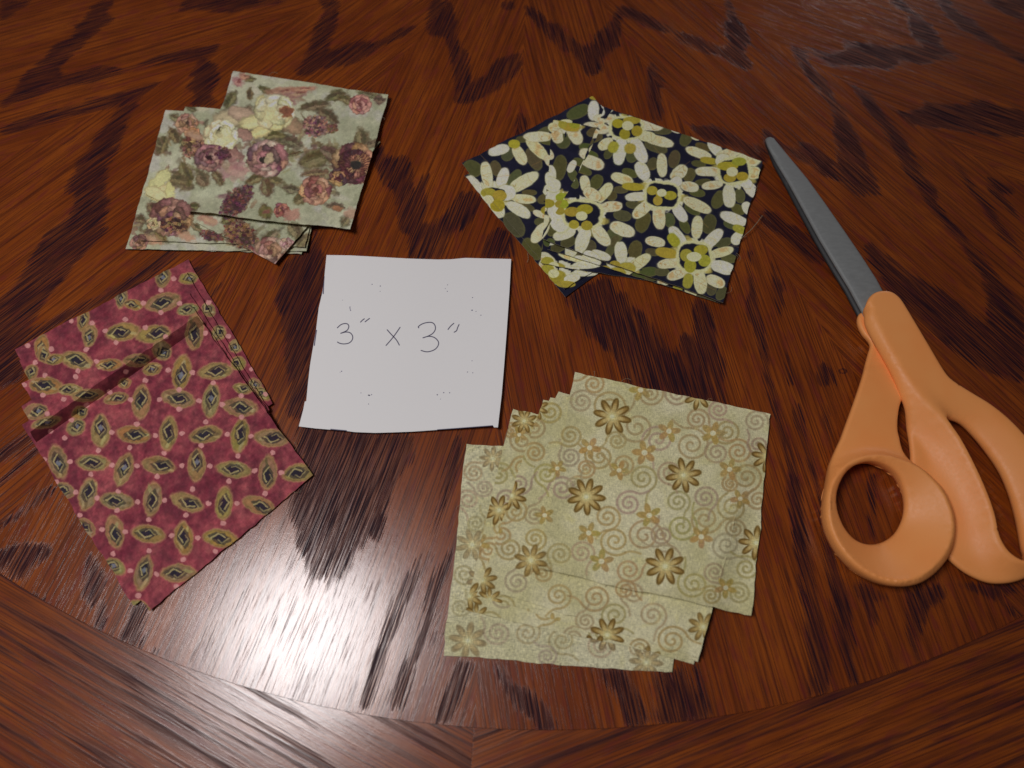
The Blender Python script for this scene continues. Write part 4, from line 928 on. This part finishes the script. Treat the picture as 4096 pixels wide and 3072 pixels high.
mp = NT('white_paper')
imn = mp.n('ShaderNodeTexImage', image=pp.image, extension='EXTEND', interpolation='Cubic'); mp.l(mp.uv('UVMap'), imn.inputs[0])
mp.l(imn.outputs[0], mp.b.inputs['Base Color']); mp.b.inputs['Roughness'].default_value = .8; mp.b.inputs['Specular IOR Level'].default_value = .25
mp.l(mp.bump(mp.noise(mp.uv('Grain'), (900, 900, 1), 3, .6), .1, .00002), mp.b.inputs['Normal'])
W = bp(resample(outp, 14), .0015)[:, :2]
v, f = cdt_fill(W, [], .0028)
def paper_z(v):
    q = happ(homog([tuple(x) for x in bp(zr([(312,140),(1788,172),(1682,1518),(90,1510)], 1150, 950, .5003), .0015)[:, :2]], UNIT), v)
    u, t = q[:, 0], q[:, 1]
    return .0006 + .0016 * np.clip((t - .55) / .45, 0, 1) ** 2 + .0016 * np.clip((u - .6) / .4, 0, 1) ** 2 + .0004 * np.sin(3.2 * u + .6) ** 2 * (1 - t) 
zt = paper_z(v)
# keep the picture position of every point at its true height
pxv = proj(np.c_[v, np.full(len(v), .0015)]); W3 = bp(pxv, zt)
c0 = np.array([W3[:, 0].mean(), W3[:, 1].mean(), 0])
paper = shell('paper_template', W3[:, :2], f, zt, zt - .00016, mp.m, None, c0, pp.uvof(pxv), v, True)
paper.location = c0
tag(paper, 'square white paper with 3" x 3" handwritten on it, lying between the four piles', 'paper')

# ================================================================== THE SCISSORS
def plastic():
    t = NT('orange_plastic')
    c = t.n('ShaderNodeTexCoord').outputs['Object']
    a = t.noise(c, (900, 900, 900), 3, .6); b = t.noise(c, (60, 60, 60), 2, .5)
    cc = t.mix(t.rng(b, .3, .7), (.97, .36, .100), (.98, .395, .118))
    t.l(cc, t.b.inputs['Base Color']); t.l(t.rng(a, .3, .7, .44, .54, False), t.b.inputs['Roughness'])
    t.b.inputs['Specular IOR Level'].default_value = .42
    t.b.inputs['Subsurface Weight'].default_value = .0; t.b.inputs['Subsurface Radius'].default_value = (.004, .0016, .0006); t.b.inputs['Subsurface Scale'].default_value = .6
    t.l(t.bump(a, .18, .0001), t.b.inputs['Normal'])
    return t.m
def steel(name, base, rough):
    t = NT(name); c = t.n('ShaderNodeTexCoord').outputs['Object']
    a = t.noise(c, (300, 900, 300), 3, .6)
    t.l(t.mix(t.rng(a, .3, .7), tuple(x * .9 for x in base), base), t.b.inputs['Base Color'])
    t.b.inputs['Metallic'].default_value = .2; t.l(t.rng(a, .3, .7, rough - .05, rough + .05, False), t.b.inputs['Roughness'])
    t.l(t.bump(a, .15, .00008), t.b.inputs['Normal'])
    return t.m
M_OR = plastic(); M_ST = steel('brushed_blade_steel', (.26, .275, .275), .62); M_S2 = steel('shade_painted_blade_steel', (.035, .036, .038), .5)  # lower blade's near-black puts the shade under the upper blade into its colour
Sx = lambda pts: zr(pts, 3200, 1150, .7535)
def w2(px, z): return bp(px, z)[:, :2]
sc_o = empty('scissors', (*w2([(3500, 1500)], 0)[0], 0))
tag(sc_o, 'orange handled scissors with grey blades closed, lying right of the navy daisy pile', 'scissors')
O = np.array(sc_o.location)

# ---- upper handle (arm with the large finger loop)
zA = .0102
A_out = Sx([(346,130),(352,75),(385,38),(430,26),(480,34),(522,66),(555,115),(600,190),(680,325),(745,435),(790,492),(880,552),(1000,625),(1100,705),(1189,800),(1270,915),(1335,1060),(1362,1220),(1350,1370),(1300,1480),(1235,1535),(1150,1562),(1050,1558),(950,1515),(870,1455),(815,1390),(740,1260),(670,1080),(640,950),(634,850),(620,755),(590,650),(548,560),(470,408),(405,292),(355,190)])
A_hole = Sx([(775,695),(830,692),(890,716),(955,775),(1030,868),(1095,965),(1145,1080),(1182,1210),(1205,1330),(1215,1410),(1195,1448),(1150,1438),(1095,1395),(1052,1320),(1025,1200),(980,1075),(920,945),(850,815),(795,735)])
ridge = Sx([(372,150),(432,275),(534,459),(626,588),(708,671),(768,735),(832,818),(903,948),(963,1078),(1008,1202),(1035,1325),(1080,1408),(1145,1455),(1205,1465)])
def inset(L, d, sign=1):
    L = np.array(L); t = np.roll(L, -1, 0) - np.roll(L, 1, 0); t /= np.linalg.norm(t, axis=1)[:, None]
    n = np.c_[-t[:, 1], t[:, 0]]; A = .5 * np.sum(L[:, 0] * np.roll(L[:, 1], -1) - np.roll(L[:, 0], -1) * L[:, 1])
    return L + n * d * (1 if A > 0 else -1) * sign
def side_of(P, line):
    best = np.full(len(P), 1e9); sd = np.zeros(len(P))
    for a, b in zip(line[:-1], line[1:]):
        d = b - a; t = np.clip(((P - a) @ d) / (d @ d), 0, 1); q = a + t[:, None] * d; r = np.hypot(*(P - q).T)
        cr = d[0] * (P - a)[:, 1] - d[1] * (P - a)[:, 0]
        m = r < best; best[m] = r[m]; sd[m] = np.sign(cr[m])
    return best, sd
def lap(z, f, n, lock=None):
    F_ = np.array(f); E_ = np.r_[F_[:, [0, 1]], F_[:, [1, 2]], F_[:, [2, 0]]]; E_ = np.r_[E_, E_[:, ::-1]]
    cnt = np.bincount(E_[:, 0], minlength=len(z)).astype(float)
    for _ in range(n):
        s_ = np.bincount(E_[:, 0], weights=z[E_[:, 1]], minlength=len(z)) / np.maximum(cnt, 1)
        z = np.where(lock, z, .4 * z + .6 * s_) if lock is not None else .4 * z + .6 * s_
    return z
def pull(v, loops, dmin):
    """undercut: bring everything nearer than dmin to an edge onto the inner line"""
    P = np.asarray(v, float); best = np.full(len(P), 1e9); vec = np.zeros_like(P)
    for L in loops:
        for a, b in zip(L, np.roll(L, -1, 0)):
            d = b - a; t = np.clip(((P - a) @ d) / max(d @ d, 1e-18), 0, 1); q = a + t[:, None] * d; w_ = P - q; r = np.hypot(*w_.T)
            m = r < best; best[m] = r[m]
            nn = np.array([-d[1], d[0]]) / (np.linalg.norm(d) + 1e-12); ww = w_ / np.maximum(r, 1e-9)[:, None]; ww[r < 1e-6] = 0
            vec[m] = ww[m]
    nb = 0
    for k, L in enumerate(loops):      # the edge points themselves
        I = inset(L, 1.0, 1 if k == 0 else -1) - L; vec[nb:nb + len(L)] = I / np.linalg.norm(I, axis=1)[:, None]; nb += len(L)
    return P + vec * np.clip(dmin - best, 0, None)[:, None]
prof = lambda d, r: np.sqrt(np.clip(1 - (1 - np.clip(d / r, 0, 1)) ** 2, 0, 1))
sst = lambda x: np.clip(x, 0, 1) ** 2 * (3 - 2 * np.clip(x, 0, 1))
def solid(name, v, f, vb, zt, zb, mat):
    n = len(v); T = np.c_[v, zt]; B = np.c_[vb, zb]; cnt = {}
    a, b, c = f[0]
    if (v[b][0] - v[a][0]) * (v[c][1] - v[a][1]) - (v[b][1] - v[a][1]) * (v[c][0] - v[a][0]) < 0: f = [t[::-1] for t in f]
    for t in f:
        for e in ((t[0], t[1]), (t[1], t[2]), (t[2], t[0])): cnt[e] = 1
    bd = [(x, y) for (x, y) in cnt if (y, x) not in cnt]
    # one row of points halfway down the side so that it bellies out
    mid = {}; M_ = []
    for x, y in bd:
        for q in (x, y):
            if q not in mid: mid[q] = 2 * n + len(M_); M_.append(np.r_[v[q] * .82 + vb[q] * .18, zt[q] * .55 + zb[q] * .45])
    V = np.r_[T, B, np.array(M_)] - O
    Fc = [tuple(t) for t in f] + [tuple(n + i for i in t[::-1]) for t in f]
    for x, y in bd: Fc += [(y, x, mid[x], mid[y]), (mid[y], mid[x], n + x, n + y)]
    return mesh_obj(name, V, Fc, mat, sc_o)
STEP = .00105
ao = resample(w2(smooth_poly(A_out, 5), zA), STEP); ah = resample(w2(smooth_poly(A_hole, 5), zA), STEP)
rg = w2(smooth_poly(ridge, 5, False), zA)
rp_ = np.vstack([a + (b - a) * k / max(1, int(np.linalg.norm(b - a) / STEP)) for a, b in zip(rg[:-1], rg[1:]) for k in range(max(1, int(np.linalg.norm(b - a) / STEP)))])
tn = np.gradient(rp_, axis=0); tn /= np.linalg.norm(tn, axis=1)[:, None]; rn = np.c_[-tn[:, 1], tn[:, 0]]
rings = [inset(ao, d) for d in (.0003, .0008, .0015)] + [inset(ah, d, -1) for d in (.0003, .0008)]
extra = []
for L in (rp_ + rn * .0005, rp_ - rn * .0005, rp_ + rn * .0012, rp_ - rn * .0012):
    k = pip(L[:, 0], L[:, 1], ao) & ~pip(L[:, 0], L[:, 1], ah)
    k &= (seg_dist(L, [tuple(p) for p in ah]) > .0011) & (seg_dist(L, [tuple(p) for p in ao]) > .0018); extra.append(L[k])
v, f = cdt_fill(ao, [ah], .0013, rings + extra)
d_o = seg_dist(v, [tuple(p) for p in ao]); d_h = seg_dist(v, [tuple(p) for p in ah]); dist = np.minimum(d_o, d_h)
dr, sd = side_of(v, rg)
low = w2(Sx([(700, 640)]), zA)[0][1]
right = sd > 0 if side_of(np.array([w2(Sx([(620, 300)]), zA)[0]]), rg)[1][0] > 0 else sd < 0
depth = sst((low + .01 - v[:, 1]) / .045)
# the flank left of the ridge: a steep bank above, below it a hollow that runs out into a flat lip
bank = .95 * dr
hollow = .0068 * (1 - np.exp(-(dr / .0050) ** 1.25))
drop = bank * (1 - depth) + np.minimum(bank, hollow) * depth
top = .0124 - .0006 * depth
zt = np.where(right, top, top - np.minimum(drop, .0072))
crown = .0006 * sst(dr / .008) * (1 - depth)
zt = np.where(right, zt - crown * 0, zt)
tt = d_h / (d_h + d_o + 1e-9)
sw = sst((low + .014 - v[:, 1]) / .024) * right * sst((dr - .0012) / .005)
zt = zt * (1 - sw) + sw * (.0078 + .0044 * np.clip(tt * 1.35, 0, 1) ** .8)
zt = lap(zt, f, 1)
e = prof(dist, .0013); zt = zt - .0013 * (1 - e)
vb = pull(v, [ao, ah], .0024)
zb = .0030 + .0034 * sst((v[:, 1] - low) / .02 + .5); zb = np.minimum(zb, zt - .0028)
solid('finger_handle', v, f, vb, zt, zb, M_OR)

# ---- lower handle (arm with the thumb ring)
B_out = Sx([(335,128),(312,150),(314,190),(338,240),(378,292),(366,350),(330,480),(290,600),(240,740),(190,885),(152,1030),(136,1130),(138,1225),(168,1322),(228,1420),(318,1508),(428,1566),(540,1586),(642,1570),(724,1522),(790,1452),(826,1370),(840,1270),(832,1175),(792,1085),(722,1000),(655,945),(600,905),(552,848),(520,762),(526,650),(548,570),(540,515),(560,460),(540,330),(480,200),(420,130)])
B_hole = Sx([(232,1000),(290,945),(370,922),(450,938),(518,988),(552,1070),(560,1150),(545,1230),(505,1305),(442,1350),(370,1362),(300,1340),(242,1282),(202,1190),(196,1095)])
B_rim = Sx([(168,1080),(206,990),(274,926),(370,894),(462,894),(562,922),(650,968),(728,1040),(782,1128),(812,1230),(806,1328),(768,1414),(702,1486),(620,1538),(530,1556),(434,1538),(336,1486),(252,1404),(193,1306),(164,1200)])
zR, zH, za = .0125, .0035, .0076
op = resample(smooth_poly(B_out, 4), 10.)
yy = np.clip((op[:, 1] - (1150 + .7535 * 800)) / 90, 0, 1)
bo = bp(op, .0070 + (zR - .0018 - .0070) * yy)[:, :2]
br = resample(w2(smooth_poly(B_rim, 5), zR), STEP)
hp = resample(smooth_poly(B_hole, 5), 10.); hz = np.full(len(hp), .009)
fun = lambda d: np.maximum(zR - .0004 - .55 * d, zH + .0012)
for _ in range(6):
    bh = bp(hp, hz)[:, :2]; hz = .5 * hz + .5 * (fun(seg_dist(bh, [tuple(p) for p in br])) - .0004)
rings = [inset(bo, d) for d in (.0003, .0008, .0015)] + [inset(bh, d, -1) for d in (.0003, .0008)] + [br, inset(br, .0006), inset(br, -.0006), inset(br, .0013)]
ins = []
for r in rings:
    k = pip(r[:, 0], r[:, 1], bo) & ~pip(r[:, 0], r[:, 1], bh)
    if len(r) == len(br): k &= (seg_dist(r, [tuple(p) for p in bh]) > .0010) & (seg_dist(r, [tuple(p) for p in bo]) > .0009)
    ins.append(r[k])
v, f = cdt_fill(bo, [bh], .0013, ins)
d_o = seg_dist(v, [tuple(p) for p in bo]); d_h = seg_dist(v, [tuple(p) for p in bh]); d_r = seg_dist(v, [tuple(p) for p in br])
inr = pip(v[:, 0], v[:, 1], br)
z_in = fun(d_r) ; z_out = za + (zR - za) * np.exp(-(d_r / .0022) ** 1.3)
yv = proj(np.c_[v, np.full(len(v), .009)])[:, 1]; ringy = sst((yv - (1150 + .7535 * 900)) / 120)
z_out = np.maximum(z_out, (zR - 1.1 * d_r) * ringy)
zt = np.where(inr, z_in, z_out)
up = v[:, 1] > w2(Sx([(400, 420)]), .0085)[0][1]
zt = np.where(up, np.minimum(zt, .0070), zt)
zt = lap(zt, f, 1)
zt = zt - .0010 * (1 - prof(np.minimum(d_o, d_h), .0011))
vb = pull(v, [bo, bh], .0020)
zb = .0012 + .0010 * sst((v[:, 1] - w2(Sx([(300, 860)]), .0085)[0][1]) / .02); zb = np.minimum(zb, zt - .0022)
solid('thumb_handle', v, f, vb, zt, zb, M_OR)

# ---- blades
def blade(name, pts, z0s, th, mat, bevel):
    L = resample(bp(pts, .006)[:, :2], .004); L0 = L.copy()
    tip = w2([(3080, 560)], .004)[0]; base = w2([(3480, 1250)], .007)[0]; ax = (base - tip); Ln = np.linalg.norm(ax); ax /= Ln
    # heights rise from the tip to the pivot
    zf = lambda P: z0s[0] + (z0s[1] - z0s[0]) * np.clip(((P - tip) @ ax) / Ln, 0, 1)
    pxs = resample(np.array(pts, float), 30); L = bp(pxs, .004)[:, :2]
    for _ in range(2): L = bp(pxs, zf(L) + th)[:, :2]
    v, f = cdt_fill(L, [], .004, [inset(L, .0004), inset(L, .0011)])
    d = seg_dist(v, [tuple(p) for p in L]); zb = zf(v)
    zt = zb + th * (.35 + .65 * np.clip(d / bevel, 0, 1))
    return shell(name, v, f, zt, zb, mat, sc_o, O)
Bz = lambda pts: zr(pts, 3000, 500, .5426)
blade('upper_blade', Bz([(118,100),(130,84),(152,78),(182,90),(230,150),(330,270),(430,390),(560,570),(700,770),(830,960),(940,1130),(1010,1260),(1010,1400),(860,1440),(830,1372),(738,1200),(640,1040),(520,840),(400,620),(290,420),(200,270),(136,150)]), (.0032, .0066), .0014, M_ST, .0006)
blade('lower_blade', Bz([(116,118),(160,100),(260,250),(420,480),(640,820),(860,1180),(960,1380),(850,1470),(798,1394),(704,1218),(604,1056),(486,854),(368,636),(262,434),(176,280)]), (.0014, .0040), .0015, M_S2, .0012)
# ---- pivot cap, a faint round outline on the top of the arm
cc = w2(Sx([(462, 98)]), .0122)[0]; V = []; Fc = []; n = 48; m = 6
for i in range(n):
    for k in range(m):
        a = 2 * math.pi * i / n; b = 2 * math.pi * k / m; r = .0052 + .00009 * math.cos(b)
        V.append((cc[0] + r * math.cos(a) - O[0], cc[1] + r * math.sin(a) - O[1], .01217 + .00007 * math.sin(b)))
        Fc.append((i * m + k, ((i + 1) % n) * m + k, ((i + 1) % n) * m + (k + 1) % m, i * m + (k + 1) % m))
mdk = NT('orange_groove'); mdk.b.inputs['Base Color'].default_value = (.70, .17, .03, 1); mdk.b.inputs['Roughness'].default_value = .5
mesh_obj('pivot_outline', V, Fc, mdk.m, sc_o)
